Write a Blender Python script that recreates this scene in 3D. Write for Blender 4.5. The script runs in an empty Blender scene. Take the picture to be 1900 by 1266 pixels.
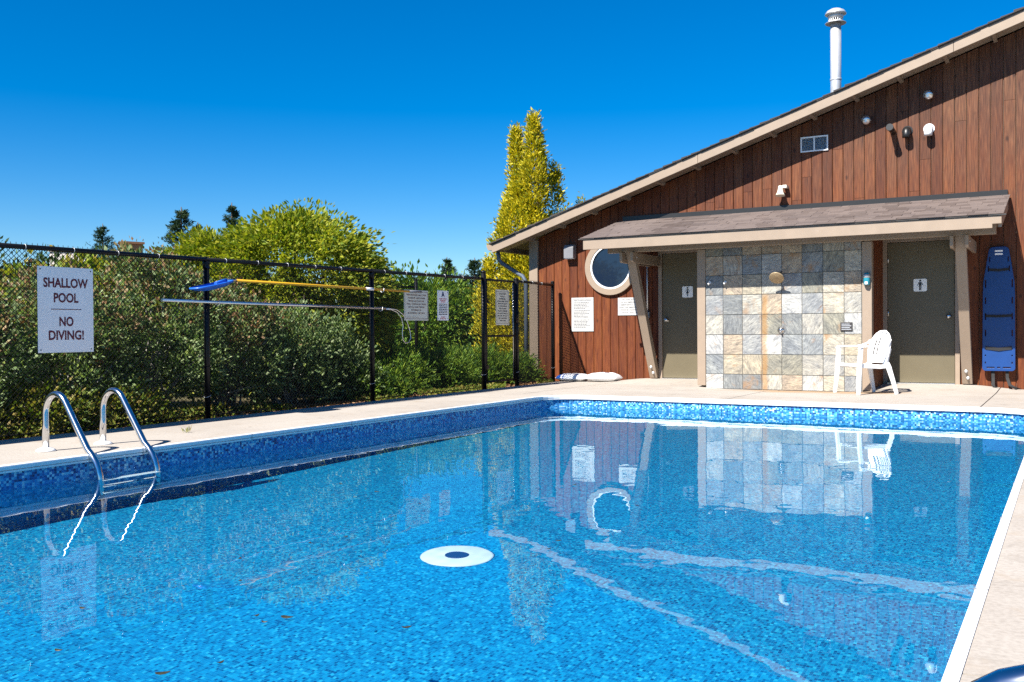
import bpy, bmesh, math, random
import numpy as np
from mathutils import Vector, Matrix, noise

sc = bpy.context.scene
R = math.radians
COL = sc.collection

# ------------------------------------------------------------------ camera
CAMH = 0.85
yaw, pit, rol = R(30.126), R(-0.580), R(-0.389)
fwd = Vector((-math.sin(yaw), math.cos(yaw), 0)); rgt = Vector((math.cos(yaw), math.sin(yaw), 0)); up = Vector((0, 0, 1))
f2 = fwd * math.cos(pit) + up * math.sin(pit); u2 = up * math.cos(pit) - fwd * math.sin(pit)
r3 = rgt * math.cos(rol) + u2 * math.sin(rol); u3 = u2 * math.cos(rol) - rgt * math.sin(rol)
cam = bpy.data.cameras.new('camera'); cam_o = bpy.data.objects.new('camera', cam); COL.objects.link(cam_o)
m4 = Matrix((r3, u3, -f2)).transposed().to_4x4(); m4.translation = Vector((0, 0, CAMH)); cam_o.matrix_world = m4
cam.sensor_width = 36; cam.lens = 33.905; cam.clip_start = 0.05; cam.clip_end = 3000
sc.camera = cam_o

# ------------------------------------------------------------------ sky and sun
SUN_DIR = Vector((0.237, 1.0, -1.08)).normalized()      # the way the light travels
w = bpy.data.worlds.new('World'); sc.world = w; w.use_nodes = True; nt = w.node_tree
sky = nt.nodes.new('ShaderNodeTexSky'); sky.sky_type = 'NISHITA'; sky.sun_disc = False
sky.sun_elevation = R(46.4); sky.sun_rotation = math.atan2(-0.237, -1.0)
sky.air_density = 1.0; sky.dust_density = 0.0; sky.ozone_density = 7.0; sky.altitude = 200
hs = nt.nodes.new('ShaderNodeHueSaturation'); hs.inputs['Saturation'].default_value = 1.40; hs.inputs['Value'].default_value = 1.0; hs.inputs['Hue'].default_value = 0.503
bg = nt.nodes['Background']; bg.inputs[1].default_value = 0.061
nt.links.new(sky.outputs[0], hs.inputs['Color']); nt.links.new(hs.outputs[0], bg.inputs[0])
sl = bpy.data.lights.new('sun', 'SUN'); sl.energy = 5.0; sl.angle = R(0.5); sl.color = (1.0, 0.955, 0.88)
so = bpy.data.objects.new('sun', sl); COL.objects.link(so); so.rotation_euler = SUN_DIR.to_track_quat('-Z', 'Y').to_euler()
sl.cycles.is_caustics_light = True                       # the water bends the sunlight onto the pool floor
vs = sc.view_settings; vs.view_transform = 'Standard'; vs.look = 'None'; vs.exposure = 1.25; vs.gamma = 1.0; vs.use_curve_mapping = False
cy = sc.cycles
cy.use_denoising = False; cy.max_bounces = 10; cy.diffuse_bounces = 2; cy.glossy_bounces = 4; cy.transmission_bounces = 6; cy.transparent_max_bounces = 8
cy.sample_clamp_indirect = 6.0

# ------------------------------------------------------------------ helpers
def tag(o, label=None, cat=None, group=None, kind=None):
    if label: o['label'] = label
    if cat: o['category'] = cat
    if group: o['group'] = group
    if kind: o['kind'] = kind
    return o

def empty(name, loc=(0, 0, 0), rz=0.0):
    o = bpy.data.objects.new(name, None); COL.objects.link(o); o.location = loc; o.rotation_euler = (0, 0, rz); o.empty_display_size = 0.1
    return o

def root_of(o):
    while o.parent: o = o.parent
    return o

class MB:
    """collects shapes in world space; build() links them as one mesh object"""
    def __init__(s): s.v = []; s.f = []; s.sm = []
    def add(s, vs_, fs, smooth=False):
        b = len(s.v); s.v += [tuple(p) for p in vs_]; s.f += [tuple(i + b for i in f) for f in fs]; s.sm += [smooth] * len(fs); return s
    def box(s, x0, x1, y0, y1, z0, z1):
        return s.add([(x0, y0, z0), (x1, y0, z0), (x1, y1, z0), (x0, y1, z0), (x0, y0, z1), (x1, y0, z1), (x1, y1, z1), (x0, y1, z1)],
                     [(0, 3, 2, 1), (4, 5, 6, 7), (0, 1, 5, 4), (1, 2, 6, 5), (2, 3, 7, 6), (3, 0, 4, 7)])
    def prism(s, poly, vec, smooth=False):
        n = len(poly); v = Vector(vec); a = [Vector(p) for p in poly]; b = [p + v for p in a]
        return s.add(a + b, [tuple(range(n - 1, -1, -1)), tuple(range(n, 2 * n))] + [(i, (i + 1) % n, n + (i + 1) % n, n + i) for i in range(n)], smooth)
    def tube(s, path, r, n=10, caps=True, flat=1.0, ref=None, closed=False):
        P = [Vector(p) for p in path]; m = len(P); rs = r if isinstance(r, (list, tuple)) else [r] * m
        ring = []; prev = None
        for i in range(m):
            if closed: t = (P[(i + 1) % m] - P[i - 1])
            else: t = (P[min(i + 1, m - 1)] - P[max(i - 1, 0)])
            t = t.normalized()
            if ref is not None: a = Vector(ref)
            elif prev is not None: a = prev
            else: a = Vector((0, 0, 1)) if abs(t.z) < 0.9 else Vector((1, 0, 0))
            a = (a - t * a.dot(t)).normalized(); prev = a; b = t.cross(a)
            ring.append([P[i] + (a * math.cos(2 * math.pi * k / n) + b * math.sin(2 * math.pi * k / n) * flat) * rs[i] for k in range(n)])
        vs_ = [p for q in ring for p in q]; fs = []
        for i in range(m if closed else m - 1):
            j = (i + 1) % m
            for k in range(n): fs.append((i * n + k, i * n + (k + 1) % n, j * n + (k + 1) % n, j * n + k))
        base = len(s.v); s.add(vs_, fs, True)
        if caps and not closed:
            s.f += [tuple(base + k for k in range(n - 1, -1, -1)), tuple(base + (m - 1) * n + k for k in range(n))]; s.sm += [False, False]
        return s
    def bar(s, path, wid, th, ref):
        """rectangular section swept along path; ref = direction of the width"""
        P = [Vector(p) for p in path]; m = len(P); vs_ = []
        for i in range(m):
            t = (P[min(i + 1, m - 1)] - P[max(i - 1, 0)]).normalized(); a = Vector(ref); a = (a - t * a.dot(t)).normalized(); b = t.cross(a)
            ww = wid[i] if isinstance(wid, (list, tuple)) else wid; tt = th[i] if isinstance(th, (list, tuple)) else th
            vs_ += [P[i] + a * (sx * ww / 2) + b * (sy * tt / 2) for sx, sy in ((-1, -1), (1, -1), (1, 1), (-1, 1))]
        fs = [(3, 2, 1, 0), tuple((m - 1) * 4 + k for k in range(4))]
        for i in range(m - 1):
            for k in range(4): fs.append((i * 4 + k, i * 4 + (k + 1) % 4, (i + 1) * 4 + (k + 1) % 4, (i + 1) * 4 + k))
        return s.add(vs_, fs)
    def lathe(s, prof, c, axis=(0, 0, 1), n=20, smooth=True):
        """prof = list of (radius, height along axis)"""
        A = Vector(axis).normalized(); X = A.orthogonal().normalized(); Y = A.cross(X); c = Vector(c); vs_ = []; fs = []
        for r_, h in prof:
            for k in range(n): vs_.append(c + A * h + (X * math.cos(2 * math.pi * k / n) + Y * math.sin(2 * math.pi * k / n)) * r_)
        for i in range(len(prof) - 1):
            for k in range(n): fs.append((i * n + k, i * n + (k + 1) % n, (i + 1) * n + (k + 1) % n, (i + 1) * n + k))
        base = len(s.v); s.add(vs_, fs, smooth); m = len(prof)
        s.f += [tuple(base + k for k in range(n - 1, -1, -1)), tuple(base + (m - 1) * n + k for k in range(n))]; s.sm += [False, False]
        return s
    def build(s, name, mat, parent=None, bevel=0.0, kind=None):
        me = bpy.data.meshes.new(name)
        if parent is not None:
            L = root_of(parent).location
            vv = [(p[0] - L.x, p[1] - L.y, p[2] - L.z) for p in s.v]
        else: vv = s.v
        me.from_pydata(vv, [], s.f); me.polygons.foreach_set('use_smooth', s.sm)
        o = bpy.data.objects.new(name, me); COL.objects.link(o)
        if mat: me.materials.append(mat)
        if parent is not None: o.parent = parent
        if bevel:
            b = o.modifiers.new('bevel', 'BEVEL'); b.width = bevel; b.segments = 2; b.limit_method = 'ANGLE'; b.angle_limit = R(40)
        if kind: o['kind'] = kind
        return o

def npmesh(name, V, F, mat, parent=None, smooth=False):
    """V (n,3), F (m,k) numpy arrays -> object (fast)"""
    V = np.asarray(V, dtype=np.float32); F = np.asarray(F, dtype=np.int32)
    if parent is not None:
        L = root_of(parent).location; V = V - np.array([L.x, L.y, L.z], dtype=np.float32)
    me = bpy.data.meshes.new(name); k = F.shape[1]
    me.vertices.add(len(V)); me.vertices.foreach_set('co', V.ravel())
    me.loops.add(F.size); me.loops.foreach_set('vertex_index', F.ravel())
    me.polygons.add(len(F)); me.polygons.foreach_set('loop_start', np.arange(0, F.size, k, dtype=np.int32))
    me.polygons.foreach_set('loop_total', np.full(len(F), k, dtype=np.int32))
    me.polygons.foreach_set('use_smooth', np.full(len(F), smooth))
    me.update(calc_edges=True); me.validate()
    o = bpy.data.objects.new(name, me); COL.objects.link(o); me.materials.append(mat)
    if parent is not None: o.parent = parent
    return o

def text_mesh(txt, mat, parent, c, u, v, cap, width=None, name='lettering', off=0.0015, align='C', bold=0.0):
    """one line of raised flat lettering: centre c, right u, up v, cap height cap, fitted to width"""
    cu = bpy.data.curves.new('txt', 'FONT'); cu.body = txt; cu.size = 1.0; cu.offset = bold; cu.resolution_u = 3
    t = bpy.data.objects.new('txt', cu); COL.objects.link(t)
    dg = bpy.context.evaluated_depsgraph_get(); me0 = t.evaluated_get(dg).to_mesh()
    P = np.array([tuple(q.co) for q in me0.vertices]); F = [tuple(p.vertices) for p in me0.polygons]
    t.evaluated_get(dg).to_mesh_clear(); bpy.data.objects.remove(t); bpy.data.curves.remove(cu)
    if len(P) == 0: return None
    x0, x1 = P[:, 0].min(), P[:, 0].max(); sy = cap / 0.73
    sx = sy if width is None else width / max(1e-6, x1 - x0)
    u = Vector(u); v = Vector(v); n = u.cross(v); c = Vector(c) + n * off
    mb = MB(); sh = (x0 + x1) / 2 if align == 'C' else x0
    mb.add([c + u * ((p[0] - sh) * sx) + v * (p[1] * sy - cap / 2) for p in P], F)
    return mb.build(name, mat, parent)

# ------------------------------------------------------------------ materials
def newmat(name):
    m = bpy.data.materials.new(name); m.use_nodes = True
    return m, m.node_tree, m.node_tree.nodes['Principled BSDF']
def N(nt, t, **kw):
    n = nt.nodes.new('ShaderNode' + t)
    for k, v in kw.items(): setattr(n, k, v)
    return n
def ramp(nt, fac, stops, interp='LINEAR'):
    r_ = N(nt, 'ValToRGB'); cr = r_.color_ramp; cr.interpolation = interp
    while len(cr.elements) < len(stops): cr.elements.new(0.5)
    for e, (p, c) in zip(cr.elements, stops): e.position = p; e.color = (*c, 1)
    nt.links.new(fac, r_.inputs[0]); return r_.outputs[0]
def noise_tex(nt, scale, detail=4, rough=0.55, vec=None, dist=0.0):
    n = N(nt, 'TexNoise'); n.inputs['Scale'].default_value = scale; n.inputs['Detail'].default_value = detail
    n.inputs['Roughness'].default_value = rough; n.inputs['Distortion'].default_value = dist
    if vec is not None: nt.links.new(vec, n.inputs['Vector'])
    return n
def objvec(nt, scale=(1, 1, 1), rand=0.0):
    tc = N(nt, 'TexCoord'); mp = N(nt, 'Mapping'); mp.inputs['Scale'].default_value = scale; nt.links.new(tc.outputs['Object'], mp.inputs['Vector'])
    if rand:
        oi = N(nt, 'ObjectInfo'); mu = N(nt, 'Math', operation='MULTIPLY'); mu.inputs[1].default_value = rand; nt.links.new(oi.outputs['Random'], mu.inputs[0])
        cb = N(nt, 'CombineXYZ'); [nt.links.new(mu.outputs[0], cb.inputs[i]) for i in range(3)]; nt.links.new(cb.outputs[0], mp.inputs['Location'])
    return mp.outputs[0]
def mixc(nt, fac, a, b, mode='MIX'):
    m = N(nt, 'MixRGB', blend_type=mode)
    for s_, i in ((fac, 0), (a, 1), (b, 2)):
        if isinstance(s_, (int, float)): m.inputs[i].default_value = s_
        elif isinstance(s_, tuple): m.inputs[i].default_value = (*s_, 1)
        else: nt.links.new(s_, m.inputs[i])
    return m.outputs[0]
def bump(nt, b, h, strength=0.3, dist=0.01):
    bp = N(nt, 'Bump'); bp.inputs['Strength'].default_value = strength; bp.inputs['Distance'].default_value = dist
    nt.links.new(h, bp.inputs['Height']); nt.links.new(bp.outputs[0], b.inputs['Normal'])

def simple(name, col, rough=0.5, metal=0.0, var=0.12, nscale=6.0, bmp=0.0, bscale=80.0, spec=None):
    m, nt, b = newmat(name); b.inputs['Roughness'].default_value = rough; b.inputs['Metallic'].default_value = metal
    if spec is not None: b.inputs['Specular IOR Level'].default_value = spec
    v = objvec(nt, rand=7.0); n = noise_tex(nt, nscale, 5, 0.6, v)
    lo = tuple(c * (1 - var) for c in col); hi = tuple(min(1, c * (1 + var)) for c in col)
    nt.links.new(ramp(nt, n.outputs[0], [(0.3, lo), (0.7, hi)]), b.inputs['Base Color'])
    if bmp:
        n2 = noise_tex(nt, bscale, 3, 0.6, v); bump(nt, b, n2.outputs[0], bmp, 0.004)
    return m

M = {}
M['trim'] = simple('beige_paint', (0.27, 0.205, 0.150), 0.55, var=0.06, nscale=5, bmp=0.1, bscale=60)
M['trim_dark'] = simple('taupe_paint', (0.15, 0.118, 0.088), 0.6, var=0.08, nscale=5, bmp=0.1, bscale=60)
M['door'] = simple('olive_door_paint', (0.122, 0.102, 0.064), 0.45, var=0.05, nscale=4, spec=0.3)
M['vinyl'] = simple('white_vinyl', (0.78, 0.79, 0.80), 0.35, var=0.05)
M['black'] = simple('black_vinyl_coating', (0.004, 0.004, 0.005), 0.4, var=0.2, spec=0.25)
M['wire'] = simple('black_vinyl_wire', (0.004, 0.004, 0.005), 0.5, var=0.2, spec=0.2)
M['steel'] = simple('stainless_steel', (0.62, 0.62, 0.63), 0.16, 1.0, var=0.08, nscale=12)
M['alu'] = simple('aluminium', (0.66, 0.66, 0.66), 0.3, 1.0, var=0.08)
M['zinc'] = simple('galvanized_metal', (0.62, 0.62, 0.62), 0.42, 0.55, var=0.1, nscale=14)
M['plastic'] = simple('white_plastic', (0.83, 0.83, 0.82), 0.38, var=0.04)
M['signwhite'] = simple('white_sign_face', (0.88, 0.88, 0.87), 0.4, var=0.02)
M['paper'] = simple('notice_paper', (0.46, 0.455, 0.44), 0.5, var=0.03)
M['signcream'] = simple('cream_sign_face', (0.66, 0.64, 0.54), 0.45, var=0.04)
M['maroon'] = simple('maroon_print', (0.13, 0.012, 0.022), 0.5, var=0.05)
M['redprint'] = simple('red_print', (0.5, 0.05, 0.05), 0.5, var=0.05)
M['brownprint'] = simple('brown_print', (0.14, 0.035, 0.02), 0.5, var=0.05)
M['ink'] = simple('black_print', (0.012, 0.012, 0.015), 0.5, var=0.05)
M['greyink'] = simple('faded_grey_print', (0.07, 0.072, 0.085), 0.5, var=0.05)
M['navy'] = simple('navy_print', (0.012, 0.02, 0.10), 0.5, var=0.05)
M['yellow'] = simple('yellow_fibreglass', (0.62, 0.33, 0.012), 0.35, var=0.1)
M['bluenet'] = simple('blue_plastic', (0.015, 0.11, 0.48), 0.35, var=0.1)
M['boardblue'] = simple('blue_board_plastic', (0.002, 0.036, 0.165), 0.38, var=0.08)
M['strap'] = simple('black_webbing', (0.012, 0.012, 0.013), 0.8)
M['greybox'] = simple('grey_metal_box', (0.20, 0.20, 0.21), 0.45, 0.2)
M['teal'] = simple('teal_plastic', (0.02, 0.20, 0.27), 0.3, var=0.1)
M['bronze'] = simple('tarnished_brass', (0.36, 0.27, 0.16), 0.5, 0.4, var=0.25, nscale=40)
M['darkplate'] = simple('dark_plaque', (0.05, 0.045, 0.045), 0.5, 0.3, var=0.5, nscale=60)
M['blackpipe'] = simple('black_pipe', (0.012, 0.012, 0.012), 0.4)
M['cream'] = simple('cream_plastic', (0.72, 0.68, 0.56), 0.4, var=0.04)
M['drip'] = simple('drip_edge_metal', (0.07, 0.065, 0.06), 0.5, 0.2)
M['downspout'] = simple('blue_grey_downspout', (0.10, 0.13, 0.17), 0.45)
M['dark'] = simple('dark_cavity', (0.01, 0.01, 0.011), 0.8)
M['grout'] = simple('grey_grout', (0.13, 0.125, 0.115), 0.9, var=0.2, nscale=20)
M['soil'] = None

def mat_concrete():
    m, nt, b = newmat('pool_deck_concrete'); b.inputs['Roughness'].default_value = 0.85; v = objvec(nt)
    n1 = noise_tex(nt, 0.9, 6, 0.62, v); n2 = noise_tex(nt, 55, 4, 0.6, v); n3 = noise_tex(nt, 5, 5, 0.65, v, 0.5)
    c = ramp(nt, n1.outputs[0], [(0.28, (0.294, 0.251, 0.209)), (0.5, (0.358, 0.315, 0.268)), (0.75, (0.407, 0.366, 0.317))])
    c = mixc(nt, 0.35, c, ramp(nt, n2.outputs[0], [(0.3, (0.200, 0.177, 0.153)), (0.6, (0.415, 0.380, 0.337))]))
    st = ramp(nt, n3.outputs[0], [(0.56, (0, 0, 0)), (0.72, (1, 1, 1))]); mul = mixc(nt, st, c, (0.315, 0.248, 0.180), 'MIX')
    c = mixc(nt, 0.6, c, mul)
    # rusty wet stain in front of the shower wall
    tc = N(nt, 'TexCoord'); vm = N(nt, 'VectorMath', operation='SUBTRACT'); vm.inputs[1].default_value = (-3.15, 13.6, 0); nt.links.new(tc.outputs['Object'], vm.inputs[0])
    sc_ = N(nt, 'VectorMath', operation='MULTIPLY'); sc_.inputs[1].default_value = (0.85, 2.0, 0.0); nt.links.new(vm.outputs[0], sc_.inputs[0])
    ln = N(nt, 'VectorMath', operation='LENGTH'); nt.links.new(sc_.outputs[0], ln.inputs[0])
    ad = N(nt, 'Math', operation='ADD'); nt.links.new(ln.outputs['Value'], ad.inputs[0]); nn = noise_tex(nt, 2.2, 4, 0.6, v)
    nt.links.new(nn.outputs[0], ad.inputs[1])
    stn = ramp(nt, ad.outputs[0], [(1.25, (1, 1, 1)), (1.0, (1, 1, 1))]);
    mr = N(nt, 'MapRange'); mr.inputs[1].default_value = 1.75; mr.inputs[2].default_value = 1.2; nt.links.new(ad.outputs[0], mr.inputs[0])
    mu = N(nt, 'Math', operation='MULTIPLY'); mu.inputs[1].default_value = 0.9; nt.links.new(mr.outputs[0], mu.inputs[0])
    c = mixc(nt, mu.outputs[0], c, (0.329, 0.205, 0.104))
    vo = N(nt, 'TexVoronoi'); vo.inputs['Scale'].default_value = 2.3; nt.links.new(v, vo.inputs['Vector']); c = mixc(nt, 0.75, c, ramp(nt, vo.outputs['Distance'], [(0.02, (0.15, 0.13, 0.11)), (0.045, (1, 1, 1))]), 'MULTIPLY')
    dn = noise_tex(nt, 1.4, 7, 0.75, v, 1.5); c = mixc(nt, 0.5, c, ramp(nt, dn.outputs[0], [(0.30, (0.55, 0.52, 0.48)), (0.45, (1, 1, 1)), (0.72, (1.08, 1.08, 1.08))]), 'MULTIPLY')
    nt.links.new(c, b.inputs['Base Color']); bump(nt, b, n2.outputs[0], 0.25, 0.003); return m
M['concrete'] = mat_concrete()

def mat_wood():
    m, nt, b = newmat('stained_cedar_siding'); b.inputs['Roughness'].default_value = 0.62; b.inputs['Specular IOR Level'].default_value = 0.3
    v = objvec(nt, (9, 9, 0.7), rand=40.0); g = noise_tex(nt, 3.0, 7, 0.65, v, 1.2)
    v2 = objvec(nt, (26, 26, 1.0), rand=40.0); g2 = noise_tex(nt, 4.0, 4, 0.6, v2)
    c = ramp(nt, g.outputs[0], [(0.25, (0.066, 0.0115, 0.0035)), (0.5, (0.148, 0.036, 0.008)), (0.75, (0.225, 0.070, 0.016))])
    # weathering: greyer, browner towards the exposed upper right of the gable (own shape)
    tc = N(nt, 'TexCoord'); sx = N(nt, 'SeparateXYZ'); nt.links.new(tc.outputs['Object'], sx.inputs[0])
    a1 = N(nt, 'Math', operation='MULTIPLY_ADD'); a1.inputs[1].default_value = 0.17; a1.inputs[2].default_value = -0.42; nt.links.new(sx.outputs['Z'], a1.inputs[0])
    a2 = N(nt, 'Math', operation='MULTIPLY_ADD'); a2.inputs[1].default_value = 0.03; a1.inputs[2].default_value = -0.54; nt.links.new(sx.outputs['X'], a2.inputs[0]); nt.links.new(a1.outputs[0], a2.inputs[2])
    wn = noise_tex(nt, 1.6, 5, 0.7, objvec(nt, (2.4, 2.4, 0.8), rand=11.0)); a3 = N(nt, 'Math', operation='ADD'); nt.links.new(a2.outputs[0], a3.inputs[0]); nt.links.new(wn.outputs[0], a3.inputs[1])
    mr = N(nt, 'MapRange'); mr.inputs[1].default_value = 0.35; mr.inputs[2].default_value = 0.95; nt.links.new(a3.outputs[0], mr.inputs[0])
    wc = ramp(nt, g2.outputs[0], [(0.3, (0.056, 0.018, 0.009)), (0.7, (0.155, 0.067, 0.033))])
    c = mixc(nt, mr.outputs[0], c, wc)
    c = mixc(nt, 0.5, c, ramp(nt, g2.outputs[0], [(0.35, (0.30, 0.27, 0.27)), (0.65, (1.0, 1.0, 1.0))]), 'MULTIPLY')
    # knots
    vo = N(nt, 'TexVoronoi'); vo.inputs['Scale'].default_value = 1.0; nt.links.new(objvec(nt, (5.0, 5.0, 2.6), rand=23.0), vo.inputs['Vector'])
    kn = ramp(nt, vo.outputs['Distance'], [(0.05, (0.25, 0.2, 0.2)), (0.13, (1, 1, 1))]); c = mixc(nt, 0.8, c, kn, 'MULTIPLY')
    oi = N(nt, 'ObjectInfo'); c = mixc(nt, 1.0, c, ramp(nt, oi.outputs['Random'], [(0, (0.74, 0.68, 0.66)), (0.35, (0.95, 0.92, 0.92)), (0.7, (1.05, 1.06, 1.05)), (1, (1.22, 1.25, 1.15))]), 'MULTIPLY')
    nt.links.new(c, b.inputs['Base Color']); bump(nt, b, g2.outputs[0], 0.35, 0.004); return m
M['wood'] = mat_wood()

def mat_shingle(name, cols, island=True):
    m, nt, b = newmat(name); b.inputs['Roughness'].default_value = 0.9
    v = objvec(nt); n = noise_tex(nt, 160, 3, 0.7, v); n1 = noise_tex(nt, 2.0, 3, 0.6, v)
    g = N(nt, 'NewGeometry'); c = ramp(nt, g.outputs['Random Per Island'], [(i / (len(cols) - 1), c_) for i, c_ in enumerate(cols)])
    c = mixc(nt, 0.5, c, ramp(nt, n.outputs[0], [(0.3, (0.35, 0.35, 0.35)), (0.7, (1.35, 1.3, 1.3))]), 'MULTIPLY')
    c = mixc(nt, 0.4, c, ramp(nt, n1.outputs[0], [(0.3, (0.7, 0.7, 0.7)), (0.7, (1.2, 1.2, 1.2))]), 'MULTIPLY')
    nt.links.new(c, b.inputs['Base Color']); bump(nt, b, n.outputs[0], 0.5, 0.003); return m
M['shingle'] = mat_shingle('brown_asphalt_shingle', [(0.085, 0.062, 0.053), (0.125, 0.096, 0.084), (0.155, 0.121, 0.106), (0.105, 0.081, 0.074)])
M['roofshingle'] = mat_shingle('dark_asphalt_shingle', [(0.03, 0.026, 0.024), (0.05, 0.042, 0.038), (0.04, 0.035, 0.032)])

def mat_slate():
    m, nt, b = newmat('slate_tile'); b.inputs['Roughness'].default_value = 0.6; b.inputs['Specular IOR Level'].default_value = 0.35
    oi = N(nt, 'ObjectInfo'); v = objvec(nt, (1, 1, 1), rand=60.0)
    base = ramp(nt, oi.outputs['Random'], [(0.000, (0.22, 0.23, 0.24)), (0.083, (0.31, 0.3, 0.27)), (0.167, (0.17, 0.18, 0.185)), (0.250, (0.35, 0.345, 0.33)), (0.333, (0.26, 0.26, 0.25)), (0.417, (0.31, 0.275, 0.215)), (0.500, (0.2, 0.195, 0.165)), (0.583, (0.37, 0.37, 0.36)), (0.667, (0.32, 0.265, 0.205)), (0.750, (0.21, 0.225, 0.235)), (0.833, (0.3, 0.29, 0.265)), (0.917, (0.34, 0.315, 0.265))], 'CONSTANT')
    # veins run a different way on every tile
    tcv = N(nt, 'TexCoord'); mpv = N(nt, 'Mapping'); nt.links.new(tcv.outputs['Object'], mpv.inputs['Vector']); mp2 = N(nt, 'Mapping'); mp2.inputs['Scale'].default_value = (3.4, 3.4, 13.0); nt.links.new(mpv.outputs[0], mp2.inputs['Vector'])
    r1 = N(nt, 'Math', operation='MULTIPLY'); r1.inputs[1].default_value = 47.0; nt.links.new(oi.outputs['Random'], r1.inputs[0])
    rot = N(nt, 'CombineXYZ'); nt.links.new(r1.outputs[0], rot.inputs[1]); nt.links.new(rot.outputs[0], mpv.inputs['Rotation'])
    lc = N(nt, 'CombineXYZ'); [nt.links.new(r1.outputs[0], lc.inputs[i]) for i in range(3)]; nt.links.new(lc.outputs[0], mpv.inputs['Location'])
    wv = noise_tex(nt, 1.5, 8, 0.72, mp2.outputs[0], 1.6); fine = noise_tex(nt, 4.5, 8, 0.78, mp2.outputs[0], 1.0); blot = noise_tex(nt, 4.0, 5, 0.6, v, 0.5)
    c = mixc(nt, 0.95, base, ramp(nt, wv.outputs[0], [(0.30, (0.38, 0.39, 0.42)), (0.45, (0.90, 0.91, 0.92)), (0.55, (1.12, 1.11, 1.08)), (0.72, (1.6, 1.57, 1.5))]), 'MULTIPLY')
    c = mixc(nt, 0.85, c, ramp(nt, fine.outputs[0], [(0.34, (0.45, 0.46, 0.48)), (0.62, (1.35, 1.35, 1.33))]), 'MULTIPLY')
    c = mixc(nt, 0.6, c, ramp(nt, blot.outputs[0], [(0.32, (0.6, 0.62, 0.68)), (0.68, (1.4, 1.34, 1.22))]), 'MULTIPLY')
    ru = noise_tex(nt, 2.6, 5, 0.6, objvec(nt, rand=31.0), 0.8); rf = ramp(nt, ru.outputs[0], [(0.58, (0, 0, 0)), (0.70, (1, 1, 1))])
    c = mixc(nt, mixc(nt, 0.75, (0, 0, 0), rf), c, (0.29, 0.155, 0.06))
    # rust run below the shower head
    tc = N(nt, 'TexCoord'); sx = N(nt, 'SeparateXYZ'); nt.links.new(tc.outputs['Object'], sx.inputs[0])
    nz = noise_tex(nt, 4.0, 6, 0.7, tc.outputs['Object']); a = N(nt, 'Math', operation='ADD'); a.inputs[1].default_value = 3.81 - 8.31; nt.links.new(sx.outputs['X'], a.inputs[0])
    wob = N(nt, 'Math', operation='MULTIPLY_ADD'); wob.inputs[1].default_value = 0.14; nt.links.new(nz.outputs[0], wob.inputs[0]); nt.links.new(a.outputs[0], wob.inputs[2])
    ab = N(nt, 'Math', operation='ABSOLUTE'); nt.links.new(wob.outputs[0], ab.inputs[0])
    mr = N(nt, 'MapRange'); mr.inputs[1].default_value = 0.06; mr.inputs[2].default_value = 0.02; nt.links.new(ab.outputs[0], mr.inputs[0])
    mz = N(nt, 'MapRange'); mz.inputs[1].default_value = 1.40; mz.inputs[2].default_value = 1.30; nt.links.new(sx.outputs['Z'], mz.inputs[0])
    mm = N(nt, 'Math', operation='MULTIPLY'); nt.links.new(mr.outputs[0], mm.inputs[0]); nt.links.new(mz.outputs[0], mm.inputs[1])
    m2 = N(nt, 'Math', operation='MULTIPLY'); m2.inputs[1].default_value = 0.6; nt.links.new(mm.outputs[0], m2.inputs[0])
    c = mixc(nt, m2.outputs[0], c, (0.32, 0.155, 0.03))
    nt.links.new(c, b.inputs['Base Color'])
    bp = N(nt, 'Bump'); bp.inputs['Strength'].default_value = 0.7; bp.inputs['Distance'].default_value = 0.008
    nt.links.new(fine.outputs[0], bp.inputs['Height']); nt.links.new(bp.outputs[0], b.inputs['Normal']); return m
M['slate'] = mat_slate()

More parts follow.
